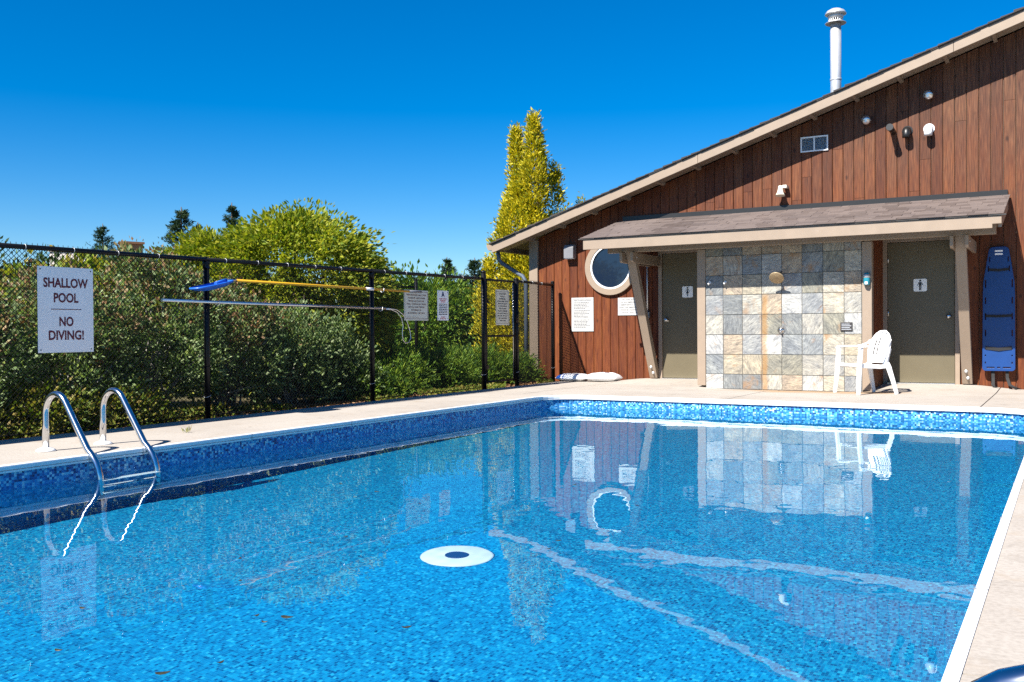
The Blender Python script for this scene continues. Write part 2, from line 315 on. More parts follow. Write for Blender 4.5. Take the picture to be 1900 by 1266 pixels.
def mat_liner(name, border):
    """printed vinyl liner: small mosaic squares"""
    m, nt, b = newmat(name); b.inputs['Roughness'].default_value = 0.4; b.inputs['Specular IOR Level'].default_value = 0.35
    tc = N(nt, 'TexCoord'); n1 = noise_tex(nt, 2.5, 2, 0.5, tc.outputs['Object'])
    dv = N(nt, 'VectorMath', operation='SCALE'); dv.inputs['Scale'].default_value = 0.004; nt.links.new(n1.outputs['Color'], dv.inputs[0])
    pv = N(nt, 'VectorMath', operation='ADD'); nt.links.new(tc.outputs['Object'], pv.inputs[0]); nt.links.new(dv.outputs[0], pv.inputs[1])
    scl = N(nt, 'VectorMath', operation='MULTIPLY'); s_ = 1 / (0.018 if border else 0.014); scl.inputs[1].default_value = (s_, s_, s_) if border else (s_, s_ * 0.78, s_); nt.links.new(pv.outputs[0], scl.inputs[0])
    sh = N(nt, 'VectorMath', operation='ADD'); sh.inputs[1].default_value = (0.37, 0.41, 0.29); nt.links.new(scl.outputs[0], sh.inputs[0])
    fl = N(nt, 'VectorMath', operation='FLOOR'); nt.links.new(sh.outputs[0], fl.inputs[0])
    wn = N(nt, 'TexWhiteNoise'); nt.links.new(fl.outputs[0], wn.inputs['Vector'])
    if border:
        stops = [(0.0, (0.008, 0.03, 0.10)), (0.22, (0.02, 0.10, 0.30)), (0.45, (0.03, 0.19, 0.46)), (0.65, (0.06, 0.32, 0.58)), (0.82, (0.16, 0.48, 0.66)), (1.0, (0.55, 0.68, 0.72))]
    else:
        stops = [(0.0, (0.002, 0.07, 0.22)), (0.2, (0.003, 0.16, 0.38)), (0.6, (0.004, 0.25, 0.52)), (0.88, (0.007, 0.34, 0.60)), (1.0, (0.03, 0.46, 0.70))]
    c = ramp(nt, wn.outputs['Value'], stops)
    if border:   # lower part of the band is calmer and bluer
        sx = N(nt, 'SeparateXYZ'); nt.links.new(tc.outputs['Object'], sx.inputs[0])
        mr = N(nt, 'MapRange'); mr.inputs[1].default_value = -0.10; mr.inputs[2].default_value = -0.17; nt.links.new(sx.outputs['Z'], mr.inputs[0])
        mu = N(nt, 'Math', operation='MULTIPLY'); mu.inputs[1].default_value = 0.75; nt.links.new(mr.outputs[0], mu.inputs[0])
        c = mixc(nt, mu.outputs[0], c, mixc(nt, 0.5, c, (0.015, 0.20, 0.50)))
    # pale joints between the squares
    fr = N(nt, 'VectorMath', operation='FRACTION'); nt.links.new(sh.outputs[0], fr.inputs[0])
    sp = N(nt, 'SeparateXYZ'); nt.links.new(fr.outputs[0], sp.inputs[0])
    mx = N(nt, 'Math', operation='MAXIMUM'); nt.links.new(sp.outputs['X'], mx.inputs[0]); nt.links.new(sp.outputs['Y'], mx.inputs[1])
    if border:
        mx2 = N(nt, 'Math', operation='MAXIMUM'); nt.links.new(sp.outputs['Z'], mx2.inputs[0]); mx2.inputs[1].default_value = 0; src = mx2.outputs[0]
    else: src = mx.outputs[0]
    gt = N(nt, 'Math', operation='GREATER_THAN'); gt.inputs[1].default_value = 0.90; nt.links.new(src, gt.inputs[0])
    c = mixc(nt, gt.outputs[0], c, (0.02, 0.31, 0.56) if not border else (0.04, 0.22, 0.48))
    nt.links.new(c, b.inputs['Base Color']); return m
M['liner'] = mat_liner('blue_mosaic_liner', False)
M['border'] = mat_liner('mosaic_border_band', True)

def mat_water():
    m = bpy.data.materials.new('pool_water'); m.use_nodes = True; nt = m.node_tree; nt.nodes.clear()
    o = N(nt, 'OutputMaterial'); g = N(nt, 'BsdfGlass'); g.inputs['IOR'].default_value = 1.333; g.inputs['Roughness'].default_value = 0.0
    g.inputs['Color'].default_value = (0.88, 0.975, 0.985, 1); nt.links.new(g.outputs[0], o.inputs[0]); return m
M['water'] = mat_water()

def mat_glass_dark():
    m, nt, b = newmat('dark_window_glass'); b.inputs['Base Color'].default_value = (0.02, 0.045, 0.09, 1); b.inputs['Roughness'].default_value = 0.04
    b.inputs['IOR'].default_value = 1.52; b.inputs['Specular IOR Level'].default_value = 0.4
    v = objvec(nt); n = noise_tex(nt, 45, 6, 0.75, v); c = ramp(nt, n.outputs[0], [(0.66, (0.008, 0.016, 0.035)), (0.80, (0.06, 0.075, 0.10))]); nt.links.new(c, b.inputs['Base Color']); return m
M['glass'] = mat_glass_dark()

def mat_leaf(name, cols, trans=0.35, rough=0.55):
    m = bpy.data.materials.new(name); m.use_nodes = True; nt = m.node_tree; nt.nodes.clear()
    o = N(nt, 'OutputMaterial'); g = N(nt, 'NewGeometry')
    c = ramp(nt, g.outputs['Random Per Island'], [(i / (len(cols) - 1), c_) for i, c_ in enumerate(cols)])
    d = N(nt, 'BsdfPrincipled'); d.inputs['Roughness'].default_value = rough; d.inputs['Specular IOR Level'].default_value = 0.25; nt.links.new(c, d.inputs['Base Color'])
    t = N(nt, 'BsdfTranslucent'); nt.links.new(mixc(nt, 1.0, c, (1.25, 1.3, 0.6), 'MULTIPLY'), t.inputs['Color'])
    mx = N(nt, 'MixShader'); mx.inputs[0].default_value = trans; nt.links.new(d.outputs[0], mx.inputs[1]); nt.links.new(t.outputs[0], mx.inputs[2]); nt.links.new(mx.outputs[0], o.inputs[0]); return m
M['lf_dome'] = mat_leaf('yellow_green_leaves', [(0.06, 0.11, 0.010), (0.15, 0.21, 0.016), (0.25, 0.28, 0.020), (0.36, 0.34, 0.028), (0.17, 0.23, 0.018)])
M['lf_lime'] = mat_leaf('lime_leaves', [(0.07, 0.13, 0.01), (0.18, 0.25, 0.018), (0.30, 0.33, 0.025), (0.38, 0.27, 0.05)])
M['lf_spirea'] = mat_leaf('grey_green_leaves', [(0.04, 0.08, 0.025), (0.10, 0.17, 0.055), (0.20, 0.28, 0.11), (0.36, 0.43, 0.22), (0.14, 0.21, 0.075)], 0.4)
M['lf_rust'] = mat_leaf('rusty_seed_heads', [(0.13, 0.06, 0.025), (0.22, 0.12, 0.05), (0.31, 0.22, 0.11), (0.16, 0.16, 0.05), (0.26, 0.16, 0.09)], 0.2)
M['lf_juniper'] = mat_leaf('juniper_needles', [(0.025, 0.07, 0.010), (0.07, 0.15, 0.016), (0.15, 0.25, 0.02), (0.24, 0.31, 0.03)], 0.3)
M['lf_gold'] = mat_leaf('golden_cedar_needles', [(0.07, 0.12, 0.008), (0.30, 0.29, 0.012), (0.56, 0.46, 0.018), (0.74, 0.58, 0.025), (0.22, 0.25, 0.014)], 0.3)
M['lf_spruce'] = mat_leaf('spruce_needles', [(0.010, 0.026, 0.012), (0.024, 0.052, 0.022), (0.05, 0.085, 0.03)], 0.15)
M['lf_far'] = mat_leaf('far_tree_leaves', [(0.015, 0.035, 0.008), (0.035, 0.07, 0.014), (0.06, 0.10, 0.02)], 0.25)
M['lf_ground'] = mat_leaf('ground_cover_leaves', [(0.05, 0.10, 0.012), (0.13, 0.18, 0.02), (0.24, 0.24, 0.04), (0.28, 0.20, 0.06)], 0.3)
M['lf_litter'] = mat_leaf('dry_leaf_litter', [(0.05, 0.022, 0.01), (0.14, 0.07, 0.03), (0.28, 0.15, 0.07), (0.36, 0.22, 0.12)], 0.1)
M['bark'] = simple('bark', (0.09, 0.065, 0.048), 0.9, var=0.4, nscale=25, bmp=0.6, bscale=40)
M['greystem'] = simple('pale_bark', (0.30, 0.28, 0.25), 0.8, var=0.3, nscale=25)
M['deadleaf'] = simple('wet_dark_leaf', (0.03, 0.028, 0.012), 0.5, var=0.5, nscale=60)
M['paleleaf'] = simple('pale_petal', (0.62, 0.66, 0.70), 0.5, var=0.1)
M['brick'] = simple('orange_brick', (0.42, 0.19, 0.09), 0.85, var=0.15, nscale=3)
M['palewall'] = simple('pale_render', (0.55, 0.50, 0.45), 0.85, var=0.1, nscale=2)
M['greenroof'] = simple('pale_green_metal_roof', (0.30, 0.45, 0.40), 0.6, var=0.1, nscale=2)
def mat_ground():
    m, nt, b = newmat('lawn_and_soil'); b.inputs['Roughness'].default_value = 0.95; v = objvec(nt)
    n1 = noise_tex(nt, 0.35, 6, 0.6, v); n2 = noise_tex(nt, 18, 6, 0.7, v)
    c = ramp(nt, n1.outputs[0], [(0.35, (0.06, 0.04, 0.022)), (0.5, (0.09, 0.07, 0.03)), (0.65, (0.07, 0.09, 0.02))])
    c = mixc(nt, 0.6, c, ramp(nt, n2.outputs[0], [(0.3, (0.4, 0.4, 0.4)), (0.7, (1.5, 1.4, 1.3))]), 'MULTIPLY')
    nt.links.new(c, b.inputs['Base Color']); bump(nt, b, n2.outputs[0], 0.8, 0.03); return m
M['soil'] = mat_ground()
def mat_bag():
    m, nt, b = newmat('printed_salt_bag'); b.inputs['Roughness'].default_value = 0.38
    v = objvec(nt); n = noise_tex(nt, 9, 4, 0.6, v); c = ramp(nt, n.outputs[0], [(0.3, (0.70, 0.72, 0.76)), (0.6, (0.84, 0.85, 0.86))])
    nt.links.new(c, b.inputs['Base Color']); n2 = noise_tex(nt, 14, 5, 0.6, v, 1.0); bump(nt, b, n2.outputs[0], 0.5, 0.012); return m
M['bag'] = mat_bag()

# ------------------------------------------------------------------ layout constants
PX0, PX1, PY0, PY1 = -5.97, -0.26, -7.0, 11.40       # pool edges
WATER = -0.16; FLOOR = -1.30; RC = 0.55
WALL = 15.0

def deck_z(x, y):
    z = 0.0
    def sm(t): t = max(0.0, min(1.0, t)); return t * t * (3 - 2 * t)
    if y > 13.3:
        for cx in (-5.45, -1.88): z += 0.055 * sm((y - 13.9) / 1.0) * sm((1.35 - abs(x - cx)) / 0.75)
        z -= 0.035 * sm((y - 13.3) / 0.6) * sm((1.6 - abs(x + 3.6)) / 0.8)
    return z

# ------------------------------------------------------------------ ground and deck
g = MB(); B = 900.0; gx0, gx1, gy0, gy1 = -7.0, 6.0, -10.0, 14.9; gz = -0.045
g.add([(-B, -B, gz), (B, -B, gz), (B, B, gz), (-B, B, gz), (gx0, gy0, gz), (gx1, gy0, gz), (gx1, gy1, gz), (gx0, gy1, gz)],
      [(0, 1, 5, 4), (1, 2, 6, 5), (2, 3, 7, 6), (3, 0, 4, 7)])
tag(g.build('ground', M['soil']), kind='structure')

rng = random.Random(7)
deck = MB(); deck.box(-7.47, PX0 - 0.3, -9.9, 14.99, -0.10, -0.03); deck.box(PX1 + 0.3, 5.9, -9.9, 14.99, -0.10, -0.03); deck.box(PX0 - 0.29, PX1 + 0.29, PY1 + 0.3, 14.99, -0.10, -0.045)
deck_o = deck.build('pool_deck', M['grout']); tag(deck_o, kind='structure')
def slab(x0, x1, y0, y1, gap=0.006, nx=None, ny=None, name='slab'):
    x0 += gap; x1 -= gap; y0 += gap; y1 -= gap
    nx = nx or 1; ny = ny or 1; mb = MB(); vs_ = []; fs = []
    for j in range(ny + 1):
        for i in range(nx + 1):
            x = x0 + (x1 - x0) * i / nx; y = y0 + (y1 - y0) * j / ny; vs_.append((x, y, deck_z(x, y)))
    for j in range(ny):
        for i in range(nx): a = j * (nx + 1) + i; fs.append((a, a + 1, a + nx + 2, a + nx + 1))
    mb.add(vs_, fs, True)
    # skirt
    per = [i for i in range(nx + 1)] + [(j + 1) * (nx + 1) - 1 for j in range(1, ny + 1)] + [ny * (nx + 1) + i for i in range(nx - 1, -1, -1)] + [j * (nx + 1) for j in range(ny - 1, 0, -1)]
    pv = [vs_[k] for k in per]; n = len(pv); mb.add(pv + [(p[0], p[1], -0.09) for p in pv], [((i + 1) % n, i, n + i, n + (i + 1) % n) for i in range(n)])
    return mb.build(name, M['concrete'], deck_o)
XJ = [-7.46, -6.45, -3.66, -0.85, 2.0, 5.8]
for a, b_ in zip(XJ, XJ[1:]):
    slab(a, b_, PY1 + 0.02, 13.28, nx=8, ny=4); slab(a, b_, 13.28, 14.985, nx=24, ny=16)
YJ = [PY1 + 0.02, 8.7, 5.75, 2.6, -0.5, -3.5, -6.5, -9.8]
for a, b_ in zip(YJ[1:], YJ): slab(-7.46, PX0 - 0.02, a, b_); slab(PX1 + 0.02, 5.8, a, b_)

# rounded pool outline (clockwise from the left-near corner), points + inward normals
def pool_path(seg=10):
    pts = []
    def arc(cx, cy_, a0, a1):
        for k in range(seg + 1):
            a = a0 + (a1 - a0) * k / seg; pts.append((cx + RC * math.cos(a), cy_ + RC * math.sin(a), math.cos(a), math.sin(a)))
    arc(PX0 + RC, PY0 + RC, -math.pi / 2, -math.pi); 
    for y in np.linspace(PY0 + RC, PY1 - RC, 9)[1:-1]: pts.append((PX0, y, -1, 0))
    arc(PX0 + RC, PY1 - RC, math.pi, math.pi / 2)
    arc(PX1 - RC, PY1 - RC, math.pi / 2, 0)
    for y in np.linspace(PY1 - RC, PY0 + RC, 9)[1:-1]: pts.append((PX1, y, 1, 0))
    arc(PX1 - RC, PY0 + RC, 0, -math.pi / 2)
    return pts
PP = pool_path(); NP = len(PP)
# concrete fill behind the rounded corners
for (cx, cy_, a0) in ((PX0, PY1, math.pi / 2), (PX1, PY1, 0.0), (PX0, PY0, math.pi), (PX1, PY0, -math.pi / 2)):
    ox = cx + (RC if cx == PX0 else -RC); oy = cy_ + (RC if cy_ == PY0 else -RC)
    ex = -0.02 if cx == PX0 else 0.02; ey = -0.02 if cy_ == PY0 else 0.02
    arc = [(ox + (RC + .02) * math.cos(a0 + math.pi / 2 * k / 10), oy + (RC + .02) * math.sin(a0 + math.pi / 2 * k / 10), -0.001) for k in range(11)]
    corner = (cx + ex, cy_ + ey, -0.001); mb = MB()
    vs_ = [corner] + arc; mb.add(vs_, [(0, k + 1, k + 2) for k in range(10)]); mb.build('slab', M['concrete'], deck_o)

pool = empty('swimming_pool', (PX0, PY0, 0)); tag(pool, kind='structure')
def ring(prof, name, mat, i0=0, i1=None, closed=True, smooth=False):
    """prof: (offset inwards, z) swept round the pool outline"""
    idx = list(range(NP)) if closed else list(range(i0, i1 + 1)); n = len(idx); k = len(prof); vs_ = []; fs = []
    for i in idx:
        x, y, nx, ny = PP[i]
        for d, z in prof: vs_.append((x - nx * d, y - ny * d, z))
    for a in range(n if closed else n - 1):
        b_ = (a + 1) % n
        for q in range(k - 1): fs.append((a * k + q, b_ * k + q, b_ * k + q + 1, a * k + q + 1))
    mb = MB(); mb.add(vs_, fs, smooth); return mb.build(name, mat, pool)
ring([(-0.026, -0.004), (-0.026, 0.005), (0.004, 0.006), (0.012, 0.002), (0.014, -0.004), (0.014, -0.026), (0.004, -0.027), (0.004, -0.031), (0.012, -0.032), (0.012, -0.046), (0.0, -0.048), (-0.02, -0.048)], 'coping', M['vinyl'])
for yj in (9.6, 7.2, 5.9, 4.8, 3.45, 2.4, 1.2):
    for xe, s_ in ((PX0, 1), (PX1, -1)):
        MB().box(min(xe - s_ * 0.0265, xe + s_ * 0.0152), max(xe - s_ * 0.0265, xe + s_ * 0.0152), yj, yj + 0.004, -0.0465, 0.0072).build('coping_joint', M['greybox'], pool)
for xj in (-4.9, -2.9, -1.2): MB().box(xj, xj + 0.004, PY1 - 0.0152, PY1 + 0.0265, -0.0465, 0.0072).build('coping_joint', M['greybox'], pool)
ring([(-0.01, -0.05), (-0.01, WATER - 0.12)], 'border_band', M['border'])
wall_o = ring([(-0.01, WATER - 0.12), (-0.005, FLOOR + 0.14), (0.03, FLOOR + 0.05), (0.14, FLOOR)], 'liner_wall', M['liner'], smooth=False)
fl = MB(); fl.add([(x - nx * 0.139, y - ny * 0.139, FLOOR) for x, y, nx, ny in PP], [tuple(range(NP - 1, -1, -1))]); floor_o = fl.build('floor', M['liner'], pool)
for o in pool.children: o.cycles.is_caustics_receiver = True

# water: a gently rippled sheet
nx_, ny_ = 300, 960
xs = np.linspace(PX0 - 0.02, PX1 + 0.02, nx_ + 1); ys = np.linspace(PY0 - 0.02, PY1 + 0.02, ny_ + 1)
XX, YY = np.meshgrid(xs, ys)
RIP = 0.00008; wr = np.random.default_rng(5); ZZ = np.zeros_like(XX)
for k in range(26):
    lam = wr.uniform(0.16, 1.3); th = wr.uniform(0, 2 * math.pi); ph = wr.uniform(0, 6.28); kx, ky = math.cos(th) * 2 * math.pi / lam, math.sin(th) * 2 * math.pi / lam
    ZZ += 0.000085 * lam ** 1.15 * np.sin(kx * XX + ky * YY + ph + 0.6 * np.sin(0.9 * XX + k) + 0.5 * np.sin(0.7 * YY + 2 * k))
for k in range(30):                                       # fine ripples
    lam = wr.uniform(0.07, 0.17); th = wr.uniform(0, 2 * math.pi); ph = wr.uniform(0, 6.28); kx, ky = math.cos(th) * 2 * math.pi / lam, math.sin(th) * 2 * math.pi / lam
    ZZ += RIP * lam * np.sin(kx * XX + ky * YY + ph + 1.3 * np.sin(1.9 * XX + 0.7 * YY + k) + 1.1 * np.sin(1.3 * YY - 0.8 * XX + 2 * k))
ZZ += WATER
idx = np.arange((nx_ + 1) * (ny_ + 1)).reshape(ny_ + 1, nx_ + 1)
F = np.stack([idx[:-1, :-1], idx[:-1, 1:], idx[1:, 1:], idx[1:, :-1]], -1).reshape(-1, 4)
wo = npmesh('pool_water', np.stack([XX, YY, ZZ], -1).reshape(-1, 3), F, M['water'], smooth=True); tag(wo, kind='structure')
wo.cycles.is_caustics_caster = True

# ------------------------------------------------------------------ clubhouse
CH = empty('clubhouse', (-8.31, WALL, 0)); tag(CH, 'red brown wood clad clubhouse with sloping roof, canopy and two restroom doors', 'building')
SL = 0.3245; RX0, RY = -8.84, 14.54; RIDGE = 3.0
def rake_top(x): return 2.375 + SL * ((x if x < RIDGE else 2 * RIDGE - x) - RX0)
def rake_bot(x): return rake_top(x) - 0.143
XL, XR = -8.31, 2 * RIDGE + 8.31
# backing wall
wl = MB(); wl.prism([(XL, WALL + 0.02, -0.1), (XR, WALL + 0.02, -0.1), (XR, WALL + 0.02, rake_bot(XR) + 0.03), (RIDGE, WALL + 0.02, rake_bot(RIDGE) + 0.03), (XL, WALL + 0.02, rake_bot(XL) + 0.03)], (0, 9.0, 0))
wall = wl.build('wall', M['trim_dark'], CH)
x = -8.15; rng = random.Random(11)
while x < 4.4:
    x1 = x + 0.153 + rng.uniform(-0.003, 0.003); a, b_ = x + 0.003, x1 - 0.003; dy = rng.uniform(-0.002, 0.002)
    za, zb = rake_bot(a) + 0.035, rake_bot(b_) + 0.035
    cuts = [deck_z(x, 14.95) - 0.03]
    if x > -6.7 and rng.random() < 0.45: cuts.append(rng.uniform(2.75, min(za - 0.3, 4.6)) if za > 3.2 else None)
    cuts = [c_ for c_ in cuts if c_ is not None]
    for i, c0 in enumerate(cuts):
        last = i == len(cuts) - 1; top_a = za if last else cuts[i + 1] - 0.004; top_b = zb if last else cuts[i + 1] - 0.004
        mb = MB(); y0 = WALL + dy + (0 if i == 0 else rng.uniform(-0.001, 0.002)); e = 0.007
        # chamfered long edges give the V joint
        mb.add([(a, y0 + e, c0), (a + e, y0, c0), (b_ - e, y0, c0), (b_, y0 + e, c0), (a, y0 + e, top_a), (a + e, y0, top_a), (b_ - e, y0, top_b), (b_, y0 + e, top_b),
                (a, y0 + 0.018, c0), (b_, y0 + 0.018, c0), (a, y0 + 0.018, top_a), (b_, y0 + 0.018, top_b)],
               [(0, 1, 5, 4), (1, 2, 6, 5), (2, 3, 7, 6), (8, 0, 4, 10), (3, 9, 11, 7), (4, 5, 6, 7, 11, 10), (0, 8, 9, 3, 2, 1)])
        mb.build('plank', M['wood'], wall)
    x = x1
MB().box(-8.325, -8.155, WALL - 0.035, WALL + 0.015, 0.02, rake_bot(-8.24) + 0.02).build('corner_trim', M['trim'], CH, bevel=0.004)

# roof: slab, rake boards, soffit, lookouts, shingles
def slope_box(mb, xa, xb, y0, y1, lo, hi):
    mb.prism([(xa, y0, rake_top(xa) + lo), (xb, y0, rake_top(xb) + lo), (xb, y0, rake_top(xb) + hi), (xa, y0, rake_top(xa) + hi)], (0, y1 - y0, 0)); return mb
rf = MB(); slope_box(rf, RX0 + 0.01, RIDGE, RY + 0.041, 24.4, -0.012, 0.0); slope_box(rf, RIDGE, 2 * RIDGE - RX0 - 0.01, RY + 0.041, 24.4, -0.012, 0.0)
roof = rf.build('roof', M['trim_dark'], CH)
for xa, xb in ((RX0, -5.06), (-5.056, -1.4), (-1.396, RIDGE), (RIDGE, 8.9), (8.904, 2 * RIDGE - RX0)):
    slope_box(MB(), xa, xb, RY, RY + 0.04, -0.143, 0.0).build('rake_board', M['trim'], roof, bevel=0.003)
slope_box(slope_box(MB(), XL - 0.5, RIDGE - 0.002, RY + 0.043, WALL - 0.003, -0.088, -0.075), RIDGE + 0.002, XR + 0.5, RY + 0.043, WALL - 0.003, -0.088, -0.075).build('soffit', M['trim'], roof)
x = -8.25
while x < 8:
    z0 = rake_bot(x) + 0.006; mb = MB(); mb.prism([(x, RY + 0.042, z0), (x + 0.045, RY + 0.042, z0 + 0.0146 * (1 if x < RIDGE else -1)), (x + 0.045, RY + 0.042, z0 + 0.075), (x, RY + 0.042, z0 + 0.058)], (0, WALL - 0.006 - RY - 0.042, 0))
    mb.build('lookout', M['trim'], roof); x += 0.61
slope_box(slope_box(MB(), RX0 - 0.02, RIDGE - .001, RY - 0.015, RY + 0.05, 0.002, 0.014), RIDGE + .001, 2 * RIDGE - RX0 + 0.02, RY - 0.015, RY + 0.05, 0.002, 0.014).build('drip_edge', M['drip'], roof)
rng = random.Random(5); x = RX0 - 0.04; k = 0
while x < RIDGE:
    x1 = x + 0.155; lift = rng.uniform(0.0, 0.010) + (0.012 if rng.random() < 0.15 else 0); y0 = RY - 0.022 - rng.uniform(0, 0.018); mb = MB()
    za, zb = rake_top(x), rake_top(x1 + 0.06)
    mb.prism([(x, y0, za + 0.016), (x1 + 0.06, y0, zb + 0.016), (x1 + 0.06, y0, zb + 0.022), (x, y0, za + 0.038 + lift)], (0, 24.4 - y0, 0))
    mb.build('shingle_course', M['roofshingle'], roof); x = x1
mb = MB(); slope_box(mb, RIDGE, 2 * RIDGE - RX0 + 0.03, RY - 0.03, 24.4, 0.016, 0.04); mb.build('shingle_course', M['roofshingle'], roof)
# gutter and downspout at the low eave
gt = MB(); gt.prism([(-8.86, 14.60, 2.385), (-8.985, 14.60, 2.385), (-8.985, 14.60, 2.36), (-8.965, 14.60, 2.315), (-8.95, 14.60, 2.285), (-8.862, 14.60, 2.285)], (0, 9.6, 0)); gt.build('gutter', M['trim'], CH)
ds = MB(); ds.tube([(-8.90, 14.86, 2.29), (-8.89, 14.87, 2.14), (-8.84, 14.90, 2.07), (-8.46, 14.97, 1.83), (-8.40, 14.98, 1.74), (-8.40, 14.98, 0.05)], 0.038, 8); ds.build('downspout', M['downspout'], CH)
# chimney flue
fx, fy = -3.361, 16.5
fl_o = MB().lathe([(0.086, 3.9), (0.086, 5.92)], (fx, fy, 0), n=28).build('chimney_flue', M['zinc'], CH)
MB().lathe([(0.090, 4.95), (0.092, 4.955), (0.092, 4.975), (0.090, 4.98)], (fx, fy, 0), n=28).build('seam', M['zinc'], fl_o)
MB().lathe([(0.09, 5.905), (0.165, 5.885), (0.168, 5.892), (0.10, 5.93)], (fx, fy, 0), n=28).build('collar', M['zinc'], fl_o)
MB().lathe([(0.072, 5.93), (0.072, 6.01)], (fx, fy, 0), n=28).build('inner_pipe', M['dark'], fl_o)
for k in range(18):
    a = 2 * math.pi * k / 18; MB().box(fx + 0.105 * math.cos(a) - 0.006, fx + 0.105 * math.cos(a) + 0.006, fy + 0.105 * math.sin(a) - 0.006, fy + 0.105 * math.sin(a) + 0.006, 5.93, 5.972).build('cap_slat', M['zinc'], fl_o)
MB().lathe([(0.118, 5.968), (0.122, 6.03)], (fx, fy, 0), n=28).build('cap_band', M['zinc'], fl_o)
MB().lathe([(0.12, 6.03), (0.168, 6.035), (0.17, 6.045), (0.14, 6.09), (0.08, 6.125), (0.01, 6.135)], (fx, fy, 0), n=28).build('cap', M['zinc'], fl_o)

# closet behind the shower wall
cl = MB(); cl.box(-4.88, -2.40, 14.16, WALL - 0.004, 0.0, 2.2)
closet = cl.build('closet', M['trim_dark'], CH)
yb = 14.17
while yb < 14.98:
    y1 = min(yb + 0.10, 14.985); MB().box(-2.401, -2.388, yb + 0.002, y1 - 0.002, 0.02, 2.15).build('plank', M['wood'], closet); yb = y1
# shower wall: slate tiles in a grid
SW = MB().box(-4.775, -2.515, 14.045, 14.158, -0.04, 2.12).build('shower_wall', M['grout'], CH)
colx = [-4.768, -4.497, -4.207, -3.918, -3.628, -3.338, -3.046, -2.757, -2.522]
rowz = [-0.030, 0.190, 0.484, 0.778, 1.073, 1.367, 1.660, 1.950, 2.10]
rng = random.Random(21)
for i in range(8):
    for j in range(8):
        g_ = 0.0022; x0, x1, z0, z1 = colx[i] + g_, colx[i + 1] - g_, rowz[j] + g_, rowz[j + 1] - g_; d = rng.uniform(-0.0025, 0.0025); mb = MB(); e = 0.003
        y0 = 14.034 + d; t_ = [rng.uniform(-0.0015, 0.0015) for _ in range(4)]
        mb.add([(x0, 14.046, z0), (x1, 14.046, z0), (x1, 14.046, z1), (x0, 14.046, z1), (x0 + e, y0 + t_[0], z0 + e), (x1 - e, y0 + t_[1], z0 + e), (x1 - e, y0 + t_[2], z1 - e), (x0 + e, y0 + t_[3], z1 - e)],
               [(4, 5, 6, 7), (0, 1, 5, 4), (1, 2, 6, 5), (2, 3, 7, 6), (3, 0, 4, 7)])
        mb.build('tile', M['slate'], SW)

# canopy
CZ0, CZ1, CY = 2.10, 2.252, 13.45
cp = MB(); cp.prism([(-6.52, CY + 0.045, 2.235), (-6.52, WALL - 0.004, 2.625), (-6.52, WALL - 0.004, 2.66), (-6.52, CY + 0.045, 2.268)], (5.765, 0, 0)); canopy = cp.build('canopy', M['trim_dark'], CH)
mb = MB(); mb.prism([(-6.525, CY, CZ0), (-0.855, CY, CZ0), (-0.855, CY, CZ0 + 0.052), (-0.752, CY, CZ0 + 0.052), (-0.752, CY, CZ1), (-6.525, CY, CZ1)], (0, 0.04, 0)); mb.build('fascia', M['trim'], canopy, bevel=0.003)
for sx in (-6.524, -0.79):
    mb = MB(); mb.prism([(sx, CY + 0.043, CZ1 - 0.14), (sx, WALL - 0.006, 2.49), (sx, WALL - 0.006, 2.655), (sx, CY + 0.043, CZ1 + 0.01)], (0.036, 0, 0)); mb.build('side_board', M['trim'], canopy)
MB().box(-6.30, -0.84, 13.86, 13.96, 2.062, 2.25).build('beam', M['trim'], canopy, bevel=0.004)
MB().box(-6.45, -0.83, CY + 0.044, WALL - 0.01, 2.250, 2.262).build('soffit', M['trim_dark'], canopy)
MB().box(-6.60, -0.70, CY - 0.018, CY + 0.04, 2.256, 2.268).build('drip_edge', M['drip'], canopy)
MB().box(-6.52, -0.76, WALL - 0.03, WALL - 0.006, 2.66, 2.76).build('flashing', M['blackpipe'], canopy)
rng = random.Random(3); nC = 12; y_a, z_a, y_b, z_b = CY - 0.03, 2.272, WALL - 0.035, 2.686
for k in range(nC):
    t0, t1 = k / nC, (k + 1.25) / nC; t1 = min(t1, 1.0); mb = MB(); x = -6.565 - rng.uniform(0, 0.01)
    while x < -0.735:
        x1 = min(x + rng.uniform(0.10, 0.34), -0.725); lf = rng.choice((0.006, 0.009, 0.013)) ; da = rng.uniform(-0.004, 0.004)
        ya, yb_ = y_a + (y_b - y_a) * t0 + da, y_a + (y_b - y_a) * t1; za, zb = z_a + (z_b - z_a) * t0, z_a + (z_b - z_a) * t1
        mb.add([(x, ya, za), (x1 - 0.003, ya, za), (x1 - 0.003, yb_, zb), (x, yb_, zb), (x, ya, za + lf), (x1 - 0.003, ya, za + lf), (x1 - 0.003, yb_, zb + 0.002), (x, yb_, zb + 0.002)],
               [(4, 5, 6, 7), (0, 1, 5, 4), (1, 2, 6, 5), (3, 0, 4, 7)])
        x = x1
    mb.build('shingle_course', M['shingle'], canopy)
for px_ in (-4.832, -2.450):
    MB().box(px_ - 0.064, px_ + 0.064, 14.02 if px_ < -4 else 14.02, 14.155, -0.01 if px_ > -4 else 0.015, 2.060).build('post', M['trim'], canopy, bevel=0.004)
